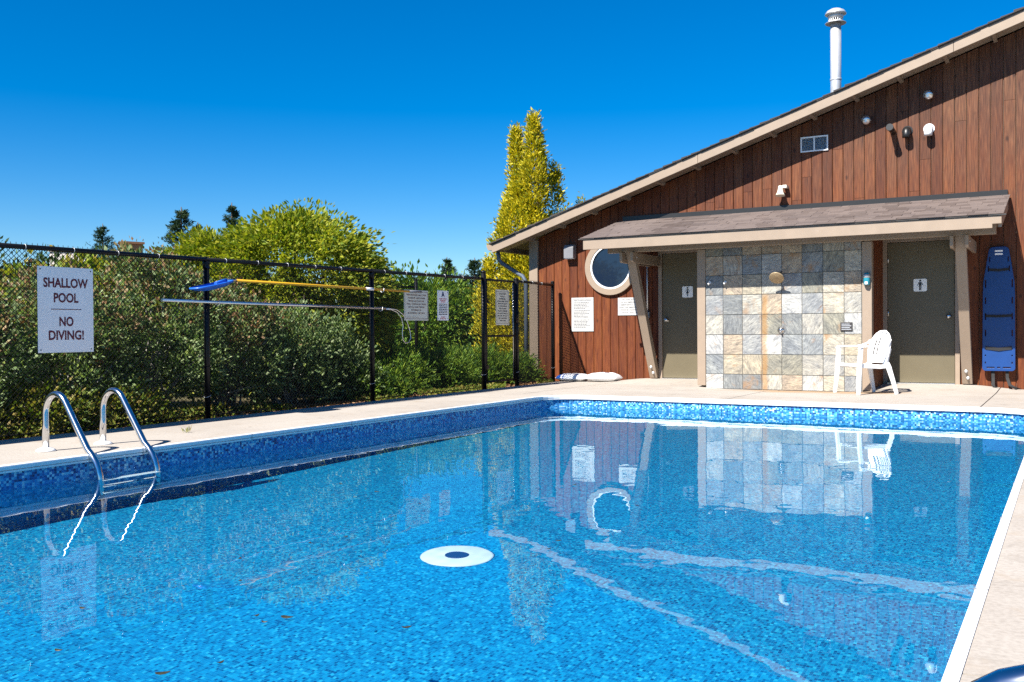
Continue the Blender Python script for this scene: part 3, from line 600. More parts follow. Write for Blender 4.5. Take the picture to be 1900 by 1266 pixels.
for bx_ in (-5.95, -1.265):
    mb = MB(); mb.prism([(bx_ - 0.066, 14.885, deck_z(bx_, 14.9) + 0.012), (bx_ - 0.066, 14.99, deck_z(bx_, 14.9) + 0.012), (bx_ - 0.066, 14.99, 0.12), (bx_ - 0.066, 14.03, 2.061), (bx_ - 0.066, 13.92, 2.061)], (0.132, 0, 0)); mb.build('brace', M['trim'], canopy, bevel=0.004)
    for s_ in (-1, 1):
        xa = bx_ + (-0.112 if s_ < 0 else 0.070); mb = MB(); mb.prism([(xa, 13.78, 2.058), (xa, 14.985, 2.058), (xa, 14.985, 1.90), (xa, 13.82, 1.90), (xa, 13.78, 1.93)], (0.042, 0, 0)); mb.build('tie', M['trim'], canopy, bevel=0.003)
    MB().lathe([(0.016, 0), (0.016, 0.006), (0.008, 0.010)], (bx_ + 0.113, 13.93, 1.99), (1, 0, 0), 8).build('bolt', M['zinc'], canopy)
    for dz in (0.15, 0.245):
        yy_ = 14.885 - (dz - 0.06) * 0.48 + 0.02; MB().lathe([(0.026, -0.012), (0.026, 0.0), (0.016, 0.003), (0.016, 0.016), (0.010, 0.022)], (bx_ + 0.012 - 0.02 * (dz > 0.2), yy_ - 0.02, dz), (0, -0.9, -0.43), 10).build('bolt', M['zinc'], canopy)

# doors
def door(x0, x1, hinge_left, z0):
    ztop = z0 + 2.04; mb = MB().box(x0, x1, WALL - 0.030, WALL - 0.006, z0 + 0.012, ztop); d = mb.build('door', M['door'], CH, bevel=0.003)
    MB().box(x0 - 0.068, x0 - 0.006, WALL - 0.055, WALL - 0.004, z0 - 0.03, ztop + 0.075).build('jamb', M['trim'], d, bevel=0.003)
    MB().box(x1 + 0.006, x1 + 0.068, WALL - 0.055, WALL - 0.004, z0 - 0.03, ztop + 0.075).build('jamb', M['trim'], d, bevel=0.003)
    MB().box(x0 - 0.005, x1 + 0.005, WALL - 0.054, WALL - 0.004, ztop + 0.006, ztop + 0.073).build('header', M['trim'], d, bevel=0.003)
    MB().box(x0 - 0.005, x1 + 0.005, WALL - 0.10, WALL - 0.006, z0 - 0.02, z0 + 0.008).build('threshold', M['alu'], d)
    kx = x1 - 0.075 if hinge_left else x0 + 0.075
    MB().lathe([(0.036, 0), (0.036, 0.008), (0.014, 0.012), (0.013, 0.035), (0.027, 0.045), (0.031, 0.06), (0.024, 0.072), (0.004, 0.075)], (kx, WALL - 0.031, z0 + 0.96), (0, -1, 0), 18).build('knob', M['steel'], d)
    hx = x0 + 0.006 if hinge_left else x1 - 0.006
    for hz in (0.25, 1.02, 1.80): MB().tube([(hx, WALL - 0.036, z0 + hz - 0.05), (hx, WALL - 0.036, z0 + hz + 0.05)], 0.008, 8).build('hinge', M['steel'], d)
    return d
door(-5.815, -4.915, False, 0.06); door(-2.325, -1.432, True, 0.06)

# round window
wx, wz = -6.745, 1.925
wf = MB(); n = 48
def annulus(mb, r0, r1, y0, y1):
    vs_ = []
    for k in range(n):
        a = 2 * math.pi * k / n; c_, s_ = math.cos(a), math.sin(a)
        vs_ += [(wx + r0 * c_, y0, wz + r0 * s_), (wx + r1 * c_, y0, wz + r1 * s_), (wx + r1 * c_, y1, wz + r1 * s_), (wx + r0 * c_, y1, wz + r0 * s_)]
    fs = []
    for k in range(n):
        a, b_ = k * 4, ((k + 1) % n) * 4
        for q in range(4): fs.append((a + q, b_ + q, b_ + (q + 1) % 4, a + (q + 1) % 4))
    mb.add(vs_, fs); return mb
win = annulus(MB(), 0.375, 0.475, WALL - 0.055, WALL - 0.004).build('window', M['trim'], CH, bevel=0.003)
annulus(MB(), 0.345, 0.373, WALL - 0.045, WALL - 0.006).build('sash', M['vinyl'], win)
MB().lathe([(0.346, 0), (0.346, 0.006)], (wx, WALL - 0.016, wz), (0, -1, 0), 48).build('pane', M['glass'], win)

# ------------------------------------------------------------------ things fixed to the clubhouse
Y_ = WALL
def thing(name, loc, label, cat, group=None): return tag(empty(name, loc), label, cat, group)

t = thing('wall_light', (-7.49, Y_, 2.09), 'grey box shaped wall light left of the round window', 'wall light')
mb = MB(); mb.prism([(-7.586, Y_ - 0.004, 2.10), (-7.586, Y_ - 0.13, 2.10), (-7.586, Y_ - 0.13, 2.29), (-7.586, Y_ - 0.09, 2.335), (-7.586, Y_ - 0.004, 2.335)], (0.18, 0, 0)); mb.build('housing', M['greybox'], t, bevel=0.005)
MB().box(-7.57, -7.42, Y_ - 0.12, Y_ - 0.02, 2.092, 2.099).build('lens', M['plastic'], t)

t = thing('vent_grille', (-3.37, Y_, 3.55), 'pale rectangular vent grille with two panels high on the gable', 'vent')
x0, x1, z0, z1 = -3.576, -3.169, 3.546, 3.776; mb = MB()
for a in ((x0, x1, z0, z0 + 0.02), (x0, x1, z1 - 0.02, z1), (x0, x0 + 0.02, z0 + 0.021, z1 - 0.021), (x1 - 0.02, x1, z0 + 0.021, z1 - 0.021), ((x0 + x1) / 2 - 0.01, (x0 + x1) / 2 + 0.01, z0 + 0.021, z1 - 0.021)): mb.box(a[0], a[1], Y_ - 0.025, Y_ - 0.004, a[2], a[3])
mb.build('frame', M['vinyl'], t); MB().box(x0 + 0.02, x1 - 0.02, Y_ - 0.006, Y_ - 0.003, z0 + 0.02, z1 - 0.02).build('backing', M['dark'], t)
for k in range(14):
    z = z0 + 0.03 + k * 0.0132; mb = MB()
    for xa, xb in ((x0 + 0.022, (x0 + x1) / 2 - 0.012), ((x0 + x1) / 2 + 0.012, x1 - 0.022)): mb.add([(xa, Y_ - 0.007, z + 0.008), (xb, Y_ - 0.007, z + 0.008), (xb, Y_ - 0.020, z), (xa, Y_ - 0.020, z)], [(0, 1, 2, 3)])
    mb.build('slat', M['vinyl'], t)

for (x, z, lab) in ((-2.626, 3.937, 'small round glass lamp on the gable beside the vent grille'), (-1.778, 4.20, 'small round glass lamp highest on the gable')):
    t = thing('gable_lamp', (x, Y_, z - 0.08), lab, 'lamp', 'small lamps on the gable')
    MB().lathe([(0.062, 0), (0.062, 0.012), (0.03, 0.03)], (x, Y_ - 0.004, z), (0, -1, 0), 16).build('base', M['zinc'], t)
    MB().lathe([(0.026, 0.0), (0.030, 0.03), (0.062, 0.075), (0.064, 0.085), (0.04, 0.10), (0.005, 0.106)], (x + 0.01, Y_ - 0.03, z), (0.15, -0.8, -0.35), 18).build('bulb', M['alu'], t)

t = thing('vent_pipe', (-2.303, Y_, 3.72), 'straight black pipe stub sticking out of the gable', 'pipe')
MB().tube([(-2.25, Y_, 3.72), (-2.25, Y_ - 0.30, 3.735)], 0.042, 16).build('pipe', M['blackpipe'], t); MB().tube([(-2.25, Y_ - 0.27, 3.733), (-2.25, Y_ - 0.315, 3.736)], 0.050, 16).build('collar', M['blackpipe'], t)
for x, m_, lab in ((-2.055, 'blackpipe', 'black elbow pipe turned down on the gable'), (-1.765, 'vinyl', 'white elbow pipe turned down on the gable')):
    t = thing('elbow_pipe', (x, Y_, 3.62), lab, 'pipe')
    MB().tube([(x, Y_, 3.71), (x, Y_ - 0.05, 3.713), (x, Y_ - 0.085, 3.705), (x, Y_ - 0.105, 3.68), (x, Y_ - 0.11, 3.64), (x, Y_ - 0.11, 3.60)], 0.056, 16).build('elbow', M[m_], t)
    MB().lathe([(0.075, 0), (0.075, 0.008)], (x, Y_ - 0.004, 3.71), (0, -1, 0), 18).build('flange', M[m_], t)

t = thing('horn_speaker', (-3.849, Y_, 2.89), 'cream horn loudspeaker above the canopy roof', 'loudspeaker')
MB().lathe([(0.075, 0.0), (0.066, 0.01), (0.045, 0.06), (0.036, 0.12), (0.034, 0.15)], (-3.86, Y_ - 0.13, 2.90), (0, 0.18, 1), 18).build('horn', M['cream'], t)
MB().box(-3.825, -3.765, Y_ - 0.13, Y_ - 0.004, 3.015, 3.06).build('bracket', M['cream'], t)

t = thing('phone_box', (-6.10, Y_, 1.02), 'grey emergency switch box with a conduit beside the left brace', 'switch box')
MB().box(-6.155, -6.045, Y_ - 0.06, Y_ - 0.004, 1.05, 1.155).build('box', M['greybox'], t, bevel=0.004)
MB().lathe([(0.03, 0), (0.03, 0.012), (0.012, 0.02)], (-6.125, Y_ - 0.06, 1.10), (0, -1, 0), 14).build('button', M['ink'], t)
MB().tube([(-6.085, Y_ - 0.03, 1.155), (-6.085, Y_ - 0.03, 1.99)], 0.013, 8).build('conduit', M['zinc'], t)

t = thing('rain_shower', (-3.655, 14.03, 1.58), 'round brass rain shower head on the slate wall', 'shower head')
MB().tube([(-3.64, 14.04, 1.68), (-3.64, 13.96, 1.685), (-3.64, 13.90, 1.66), (-3.645, 13.87, 1.615)], 0.014, 10).build('arm', M['steel'], t)
MB().lathe([(0.02, -0.02), (0.028, 0.0), (0.098, 0.014), (0.105, 0.022), (0.105, 0.03), (0.098, 0.034), (0.004, 0.034)], (-3.65, 13.86, 1.605), (0, -0.72, -0.69), 24).build('rose', M['bronze'], t)
t = thing('shower_valve', (-3.635, 14.03, 0.80), 'round chrome shower valve in the middle of the slate wall', 'valve')
MB().lathe([(0.055, 0), (0.055, 0.006), (0.03, 0.014), (0.026, 0.04), (0.018, 0.046), (0.004, 0.047)], (-3.635, 14.032, 0.84), (0, -1, 0), 20).build('plate', M['steel'], t)
MB().tube([(-3.635, 13.985, 0.84), (-3.625, 13.975, 0.80)], 0.008, 8).build('lever', M['steel'], t)
t = thing('plaque', (-2.725, 14.03, 0.82), 'small dark metal plaque on the slate shower wall', 'plaque')
MB().box(-2.806, -2.645, 14.018, 14.031, 0.822, 0.945).build('plate', M['darkplate'], t, bevel=0.003)
for k in range(4): MB().box(-2.79, -2.66 - 0.02 * (k % 2), 14.0165, 14.0178, 0.842 + k * 0.024, 0.850 + k * 0.024).build('raised_line', M['zinc'], t)
for x in (-4.70, -4.46):
    t = thing('towel_hook', (x, 14.03, 1.50), 'white towel hook near the ' + ('left edge' if x < -4.6 else 'top left tiles, right one') + ' of the slate wall', 'hook', 'towel hooks on the shower wall')
    MB().lathe([(0.02, 0), (0.02, 0.006)], (x, 14.032, 1.56), (0, -1, 0), 12).build('plate', M['plastic'], t)
    MB().tube([(x, 14.03, 1.56), (x, 13.99, 1.55), (x, 13.975, 1.525), (x, 13.965, 1.55)], [0.009, 0.008, 0.010, 0.013], 8).build('hook', M['plastic'], t)
t = thing('soap_dispenser', (-2.445, 14.02, 1.44), 'teal wall dispenser on the beige post right of the slate wall', 'dispenser')
mb = MB(); mb.tube([(-2.445, 13.985, 1.45), (-2.445, 13.985, 1.47), (-2.445, 13.985, 1.60), (-2.445, 13.985, 1.625)], [0.036, 0.044, 0.044, 0.034], 16); mb.build('body', M['teal'], t)
MB().tube([(-2.445, 13.985, 1.555), (-2.445, 13.985, 1.60)], 0.0455, 16).build('band', M['zinc'], t); MB().box(-2.463, -2.428, 13.936, 13.941, 1.465, 1.50).build('label_patch', M['plastic'], t); MB().box(-2.46, -2.43, 13.98, 14.019, 1.48, 1.60).build('bracket', M['greybox'], t)

# ------------------------------------------------------------------ signs on the clubhouse
UX, UZ = (1, 0, 0), (0, 0, 1)
def wordline(mb, x0, x1, y, z, h, rg):
    x = x0
    while x < x1:
        L = rg.uniform(0.012, 0.04); L = min(L, x1 - x); mb.add([(x, y, z), (x + L, y, z), (x + L, y, z + h), (x, y, z + h)], [(0, 1, 2, 3)]); x += L + 0.008
rng = random.Random(4)
t = thing('notice_board', (-7.29, Y_ - 0.01, 0.839), 'white framed health regulations notice below the wall light', 'sign')
MB().box(-7.499, -7.08, Y_ - 0.014, Y_ - 0.004, 0.839, 1.421).build('panel', M['paper'], t, bevel=0.002)
mb = MB()
for a in ((-7.475, -7.104, 0.862, 0.866), (-7.475, -7.104, 1.394, 1.398), (-7.475, -7.471, 0.867, 1.393), (-7.108, -7.104, 0.867, 1.393)): mb.box(a[0], a[1], Y_ - 0.0155, Y_ - 0.0142, a[2], a[3])
mb.build('border', M['greyink'], t)
text_mesh('HEALTH REGULATIONS', M['greyink'], t, (-7.29, Y_ - 0.014, 1.372), UX, UZ, 0.024, 0.32, bold=0.01)
z = 1.33
for k in range(17):
    if k in (5, 11): z -= 0.012
    mb = MB(); wordline(mb, -7.45, -7.13 - rng.uniform(0, 0.12), Y_ - 0.0156, z, 0.010, rng); mb.build('lettering', M['greyink'], t); z -= 0.025
t = thing('emergency_notice', (-6.40, Y_ - 0.01, 1.105), 'white emergency notice partly hidden behind the left canopy brace', 'sign')
MB().box(-6.625, -6.175, Y_ - 0.014, Y_ - 0.004, 1.105, 1.401).build('panel', M['paper'], t, bevel=0.002)
for k, s_ in enumerate(('IN THE EVENT', 'OF AN EMERGENCY', 'EMERGENCY STOP', 'AND USE EMERGENCY', 'PHONE. ADDRESS', 'POOL WILL BE')):
    text_mesh(s_, M['greyink'], t, (-6.40, Y_ - 0.014, 1.368 - k * 0.043), UX, UZ, 0.023, min(0.40, 0.0235 * len(s_)), bold=0.006)

def pictogram(cx, cz, woman, label, d=0.18):
    t = thing('restroom_sign', (cx, Y_ - 0.03, cz - d / 2), label, 'sign', 'restroom signs'); y = Y_ - 0.0315; r_ = 0.022; pts = []
    for sx, sz, a0 in ((1, 1, 0), (-1, 1, 90), (-1, -1, 180), (1, -1, 270)):
        for k in range(6): a = R(a0 + 18 * k); pts.append((cx + sx * (d / 2 - r_) + r_ * math.cos(a), y, cz + sz * (d / 2 - r_) + r_ * math.sin(a)))
    mb = MB(); mb.prism(pts, (0, -0.004, 0)); mb.build('plate', M['signwhite'], t)
    yy = y - 0.0052; mb = MB(); mb.add([(cx + 0.0155 * math.cos(2 * math.pi * k / 14), yy, cz + 0.064 + 0.0155 * math.sin(2 * math.pi * k / 14)) for k in range(14)], [tuple(range(14))])
    def P(l): mb.add([(cx + a * 0.001, yy, cz + b_ * 0.001) for a, b_ in l], [tuple(range(len(l)))])
    if woman:
        P([(-14, 44), (14, 44), (9, 14), (26, -22), (-26, -22), (-9, 14)]); P([(-16, 44), (-12, 40), (-32, 0), (-38, 3)]); P([(12, 40), (16, 44), (38, 3), (32, 0)]); P([(-11, -23), (-2, -23), (-2, -72), (-9, -72)]); P([(2, -23), (11, -23), (9, -72), (2, -72)])
    else:
        P([(-19, 44), (19, 44), (17, -8), (-17, -8)]); P([(-20, 44), (-17, 34), (-33, -6), (-40, -4)]); P([(17, 34), (20, 44), (40, -4), (33, -6)]); P([(-17, -9), (-2, -9), (-2, -74), (-14, -74)]); P([(2, -9), (17, -9), (14, -74), (2, -74)])
    mb.build('figure', M['ink'], t)
pictogram(-5.387, 1.469, True, 'white restroom sign with a woman figure on the left door'); pictogram(-1.884, 1.474, False, 'white restroom sign with a man figure on the right door')

# ------------------------------------------------------------------ spine board
t = thing('spine_board', (-0.86, 14.93, 0.25), 'blue plastic spine board with black straps leaning on the wall', 'spine board')
SBY = lambda z: 14.88 + (z - 0.25) * 0.045
def sb_pt(x, z, d): return (-0.870 + x, SBY(z) - d, z)
outl = []
def rnd(cx, cz, r_, a0, a1, k=6): outl.extend([(cx + r_ * math.cos(R(a0 + (a1 - a0) * i / k)), cz + r_ * math.sin(R(a0 + (a1 - a0) * i / k))) for i in range(k + 1)])
rnd(-0.16, 0.30, 0.04, 180, 270); rnd(0.16, 0.30, 0.04, 270, 360); outl.append((0.195, 1.30)); outl.append((0.190, 1.48)); outl.append((0.145, 1.78)); rnd(0.065, 1.91, 0.06, 20, 90); rnd(-0.065, 1.91, 0.06, 90, 160); outl.append((-0.145, 1.78)); outl.append((-0.190, 1.48)); outl.append((-0.195, 1.30))
holes = []
def slot(cx, cz, w_, h_): 
    r_ = min(w_, h_) / 2; pts = []
    for sx, sz, a0 in ((1, 1, 0), (-1, 1, 90), (-1, -1, 180), (1, -1, 270)):
        for k in range(4): a = R(a0 + 30 * k); pts.append((cx + sx * (w_ / 2 - r_) + r_ * math.cos(a), cz + sz * (h_ / 2 - r_) + r_ * math.sin(a)))
    holes.append(pts)
for sx in (-1, 1):
    for cz, hh in ((0.37, 0.035), (0.47, 0.03), (0.56, 0.03), (0.78, 0.10), (1.01, 0.10), (1.23, 0.10), (1.465, 0.12)): slot(sx * 0.165, cz, 0.022, hh)
    slot(sx * 0.130, 1.67, 0.02, 0.09); slot(sx * 0.115, 1.80, 0.02, 0.08)
slot(-0.10, 0.305, 0.11, 0.022); slot(0.10, 0.305, 0.11, 0.022); slot(0, 0.305, 0.05, 0.022)
cu = bpy.data.curves.new('sb', 'CURVE'); cu.dimensions = '2D'; cu.fill_mode = 'BOTH'; cu.extrude = 0.018; cu.bevel_depth = 0.004
for pts in [outl] + holes:
    sp = cu.splines.new('POLY'); sp.points.add(len(pts) - 1); sp.use_cyclic_u = True
    for i, (a, b_) in enumerate(pts): sp.points[i].co = (a, b_, 0, 1)
co = bpy.data.objects.new('sb', cu); COL.objects.link(co); dg = bpy.context.evaluated_depsgraph_get(); me0 = co.evaluated_get(dg).to_mesh()
mb = MB(); mb.add([sb_pt(q.co.x, q.co.y, q.co.z) for q in me0.vertices], [tuple(p.vertices) for p in me0.polygons]); co.evaluated_get(dg).to_mesh_clear(); bpy.data.objects.remove(co); bpy.data.curves.remove(cu)
mb.build('board', M['boardblue'], t)
for z, sag in ((1.66, 0.012), (1.02, 0.006), (0.575, 0.02)):
    wd = 0.125 if z > 1.5 else 0.165
    MB().bar([sb_pt(-wd, z + 0.01, 0.012), sb_pt(-wd * 0.95, z, 0.032), sb_pt(0, z - sag, 0.036), sb_pt(wd * 0.95, z, 0.032), sb_pt(wd, z + 0.01, 0.012)], 0.045 if z < 0.7 else 0.035, 0.004, (0, 0, 1)).build('strap', M['strap'], t)
for sx, dx in ((-0.075, 0.03), (0.10, 0.12)):
    MB().bar([sb_pt(sx, 0.30, -0.03), sb_pt(sx + 0.005, 0.16, -0.01), sb_pt(sx + dx * 0.3, 0.07, 0.05), (-0.87 + sx + dx, 14.80, 0.02), (-0.87 + sx + dx + 0.05, 14.85, 0.018)], 0.04, 0.004, (1, 0, 0)).build('strap', M['strap'], t)
for z in (1.915, 1.872): MB().bar([sb_pt(-0.048, z, 0.0225), sb_pt(0.048, z, 0.0225)], 0.022, 0.001, (0, 0, 1)).build('label_patch', M['signwhite'], t)

# ------------------------------------------------------------------ salt bags
def salt_bag(x0, x1, y0, y1, h, label, seed, blue):
    t = thing('salt_bag', ((x0 + x1) / 2, (y0 + y1) / 2, 0), label, 'bag', 'white bags by the wall'); rg = random.Random(seed); nu, nv = 26, 18; V = []; top = []; z0 = 0.004
    def pil(u, v):
        a = max(0.0, 1 - abs(u) ** 3.4); b_ = max(0.0, 1 - abs(v) ** 2.6); return (a * b_) ** 0.42
    for side in (1, -1):
        for j in range(nv + 1):
            for i in range(nu + 1):
                u = -1 + 2 * i / nu; v = -1 + 2 * j / nv; p = pil(u, v); wob = noise.noise((u * 3 + seed, v * 3, side)) * 0.014 * p + 0.006 * p * noise.noise((u * 9, v * 9 + seed, 0))
                z = z0 + h * 0.38 + (p * h * 0.62 + wob if side > 0 else -p * h * 0.38 )
                V.append(((x0 + x1) / 2 + u * (x1 - x0) / 2, (y0 + y1) / 2 + v * (y1 - y0) / 2 * (0.93 + 0.05 * math.cos(3 * u)), max(z0, z)))
    n1 = (nu + 1) * (nv + 1); fs = []; fb = []
    for j in range(nv):
        for i in range(nu):
            a = j * (nu + 1) + i; q = (a, a + 1, a + nu + 2, a + nu + 1)
            (fb if blue and (i in (1, 2, 3, 4, 7) ) else fs).append(q); fs.append(tuple(n1 + k for k in reversed(q)))
    mb = MB(); mb.add(V, fs, True); mb.build('sack', M['bag'], t)
    if fb: mb = MB(); mb.add([(p[0], p[1], p[2] + 0.0005) for p in V], fb, True); mb.build('printed_band', M['bluenet'], t)
    # dark print patch on the front face
    k = (3 * (nu + 1)) + int(nu * 0.62); mb = MB()
    cells = [(5 + jj, int(nu * 0.58) + ii) for jj in range(2) for ii in range(4)]
    mb.add([(p[0], p[1] - 0.0006, p[2] + 0.0012) for p in V], [(j * (nu + 1) + i, j * (nu + 1) + i + 1, (j + 1) * (nu + 1) + i + 1, (j + 1) * (nu + 1) + i) for j, i in cells], True); mb.build('printed_mark', M['navy'], t)
salt_bag(-7.55, -7.02, 14.42, 14.82, 0.125, 'white plastic bag with blue printed end lying by the fence', 1, True)
salt_bag(-7.04, -6.48, 14.50, 14.88, 0.145, 'plain white plastic bag lying nearer the left door', 2, False)

# ------------------------------------------------------------------ chain link fence and gate
FX = -7.50
POSTS = [-1.1, 1.55, 4.19, 6.83, 9.47, 12.10, 13.07, 14.80]
def fx(y): return FX if y <= 13.07 else FX - 0.27 * (y - 13.07) / 1.73
def rail_z(y): return 1.573 + 0.0070 * (y - 4.5)
def chain_link(name, y0, y1, zb, zt, parent, px=0.0475, pz=0.045, r=0.0028):
    """zig-zag wires, adjacent ones hooking each other"""
    segV = []; segF = []; nw = int((y1 - y0) / (px / 2)); base = 0
    A, Bq = [], []
    for i in range(nw):
        yc = y0 + i * px / 2 + px / 4; nz = int((zt(yc) - zb) / (pz / 2)); off = i % 2
    # build as two families of diagonals inside the panel
    n_i = int((y1 - y0) / (px / 2)); zmax = zt((y0 + y1) / 2); n_j = int(round((zmax - zb) / (pz / 2)))
    for i in range(n_i):
        ya, yb_ = y0 + i * px / 2, y0 + (i + 1) * px / 2; s = (zt(ya) - zb) / (n_j * pz / 2)
        for j in range(n_j):
            za, zb_ = zb + j * pz / 2 * s, zb + (j + 1) * pz / 2 * s; xo = 0.0022 * (1 if (i + j) % 2 else -1)
            if (i + j) % 2 == 0: A.append((ya, za, -xo)); Bq.append((yb_, zb_, xo))
            else: A.append((yb_, za, -xo)); Bq.append((ya, zb_, xo))
    A = np.array(A); Bq = np.array(Bq); fa = np.array([fx(q) for q in A[:, 0]]); fb = np.array([fx(q) for q in Bq[:, 0]]); P0 = np.stack([fa + A[:, 2], A[:, 0], A[:, 1]], -1); P1 = np.stack([fb + Bq[:, 2], Bq[:, 0], Bq[:, 1]], -1)
    d = P1 - P0; d /= np.linalg.norm(d, axis=1)[:, None]; u = np.tile(np.array([1.0, 0, 0]), (len(d), 1)); v = np.cross(d, u)
    n = 4; V = []
    for P in (P0 - d * 0.001, P1 + d * 0.001):
        for k in range(n): a = 2 * math.pi * k / n; V.append(P + r * (u * math.cos(a) + v * math.sin(a)))
    V = np.stack(V, 1).reshape(-1, 3); b_ = np.arange(len(P0))[:, None] * 8
    F = np.concatenate([b_ + np.array([[k, (k + 1) % 4, 4 + (k + 1) % 4, 4 + k]]) for k in range(4)], 0)
    o = npmesh(name, V, F, M['wire'], parent); o['kind'] = 'stuff'; return o

FE = tag(empty('chain_link_fence', (FX, POSTS[0], 0)), 'black chain link fence along the left pool deck', 'fence')
chain_link('chain_link_mesh', 0.0, 12.05, 0.02, lambda y: rail_z(y) - 0.012, FE)
chain_link('chain_link_mesh', 13.10, 14.79, 0.02, lambda y: rail_z(y) - 0.012, FE)
for y in POSTS:
    big = y in (12.10, 13.07); top = rail_z(y) + (0.10 if y == 12.10 else 0.03 if y == 13.07 else 0.05 if y > 14 else -0.03); r_ = 0.036 if big else 0.030
    po = MB().tube([(fx(y), y, -0.04), (fx(y), y, top)], r_, 14).build('post', M['black'], FE)
    if y > 12: MB().lathe([(r_ + 0.004, -0.012), (r_ + 0.004, 0.004), (r_ * 0.7, 0.016), (0.004, 0.022)], (fx(y), y, top), n=14).build('cap', M['black'], po)
    else:
        MB().lathe([(r_ + 0.005, -0.06), (r_ + 0.005, 0.0), (r_, 0.012)], (fx(y), y, top), n=14).build('cap', M['black'], po)
        lp = [(fx(y), y + 0.028 * math.cos(a), rail_z(y) + 0.028 * math.sin(a)) for a in np.linspace(0, 2 * math.pi, 13)[:-1]]; MB().tube(lp, 0.006, 6, closed=True).build('rail_loop', M['black'], po)
    for k in range(5):
        zz = 0.22 + k * 0.30; lp = [(fx(y) + (r_ + 0.0045) * math.cos(a), y + (r_ + 0.0045) * math.sin(a), zz + 0.012 * math.sin(a)) for a in np.linspace(0, 2 * math.pi, 13)[:-1]]
        MB().tube(lp, 0.0022, 5, closed=True).build('tie_wire', M['zinc'] if k == 0 else M['wire'], po)
for a, b_ in zip(POSTS, POSTS[1:]):
    if a == 12.10: continue
    MB().tube([(fx(a), a, rail_z(a)), (fx(b_), b_, rail_z(b_))], 0.021, 12).build('top_rail', M['black'], FE)
    MB().tube([(fx(a) - 0.01, a, 0.025), (fx(b_) - 0.01, b_, 0.025)], 0.005, 6).build('bottom_wire', M['black'], FE)
    for k in range(int((b_ - a) / 0.45)):
        y = a + 0.25 + k * 0.45; lp = [(fx(y) + 0.024 * math.cos(q), y, rail_z(y) + 0.024 * math.sin(q)) for q in np.linspace(0, 2 * math.pi, 11)[:-1]]; MB().tube(lp, 0.0022, 5, closed=True).build('tie_wire', M['zinc'], FE)
# knuckles over the top rail: one joined part
mb = MB(); y = 0.02
while y < 14.75:
    if not 12.08 < y < 13.1:
        z = rail_z(y) + 0.016; mb.tube([(fx(y) + 0.012, y - 0.007, z - 0.01), (fx(y) + 0.008, y - 0.006, z + 0.012), (fx(y), y, z + 0.020), (fx(y) - 0.008, y + 0.006, z + 0.012), (fx(y) - 0.012, y + 0.007, z - 0.01)], 0.0022, 4, caps=False)
    y += 0.0475
mb.build('wire_knuckles', M['wire'], FE, kind='stuff')

GA = tag(empty('gate', (FX, 12.16, 0)), 'black chain link gate with caution sign between two tall posts', 'gate')
gz0, gz1, gy0, gy1 = 0.10, rail_z(12.6) - 0.01, 12.165, 13.00
for p0, p1 in (((gy0, gz0), (gy0, gz1)), ((gy1, gz0), (gy1, gz1))): MB().tube([(FX, p0[0], p0[1]), (FX, p1[0], p1[1])], 0.018, 12).build('stile', M['black'], GA)
for z in (gz0, 0.78, gz1): MB().tube([(FX, gy0, z), (FX, gy1, z)], 0.016, 12).build('cross_rail', M['black'], GA)
chain_link('chain_link_mesh', gy0 + 0.02, gy1 - 0.02, gz0, lambda y: gz1, GA)
for z in (0.32, 1.30): mb = MB(); mb.box(FX - 0.028, FX + 0.028, 12.125, 12.20, z - 0.03, z + 0.03); mb.build('hinge', M['black'], GA, bevel=0.004)
mb = MB(); mb.box(FX - 0.035, FX + 0.045, 12.985, 13.06, 0.98, 1.06); mb.build('latch', M['black'], GA, bevel=0.005)
MB().tube([(FX + 0.03, 13.0, 1.05), (FX + 0.05, 13.03, 1.12), (FX + 0.04, 13.07, 1.16)], 0.009, 8).build('latch_fork', M['black'], GA)
MB().tube([(FX + 0.0, 12.96, 0.12), (FX + 0.0, 12.96, gz1)], 0.006, 8).build('tension_bar', M['alu'], GA)

# ------------------------------------------------------------------ signs on the fence (they face the pool, +X)
SX = FX + 0.028; UY = (0, -1, 0)
UY = (0, 1, 0)
def fence_sign(name, y0, y1, z0, z1, mat, label, thick=0.004):
    t = thing(name, (SX, (y0 + y1) / 2, z0), label, 'sign'); MB().box(SX - thick, SX, y0, y1, z0, z1).build('panel', mat, t, bevel=0.0015)
    for y, z in ((y0 + 0.025, z0 + 0.025), (y1 - 0.025, z0 + 0.025), (y0 + 0.025, z1 - 0.025), (y1 - 0.025, z1 - 0.025)): MB().lathe([(0.006, 0), (0.006, 0.002), (0.003, 0.003)], (SX, y, z), (1, 0, 0), 8).build('screw', M['ink'], t)
    return t
t = fence_sign('pool_sign', 4.984, 5.514, 0.694, 1.425, M['signwhite'], 'white sign reading shallow pool no diving on the fence'); c = 5.249
for s_, z, wd in (('SHALLOW', 1.292, 0.425), ('POOL', 1.165, 0.235), ('NO', 0.962, 0.135), ('DIVING!', 0.845, 0.335)): text_mesh(s_, M['maroon'], t, (SX, c, z), UY, UZ, 0.080, wd, bold=0.03)
MB().box(SX + 0.0006, SX + 0.0014, c - 0.145, c + 0.145, 1.061, 1.067).build('printed_rule', M['maroon'], t)
t = fence_sign('shower_rule_sign', 10.10, 10.64, 1.000, 1.400, M['signcream'], 'cream sign asking every bather to shower, left of the narrow sign'); c = 10.37
mb = MB()
for a in ((10.115, 10.625, 1.020, 1.025), (10.115, 10.625, 1.376, 1.381), (10.115, 10.120, 1.026, 1.375), (10.620, 10.625, 1.026, 1.375)): mb.box(SX + 0.0004, SX + 0.0012, a[0], a[1], a[2], a[3])
mb.build('border', M['brownprint'], t)
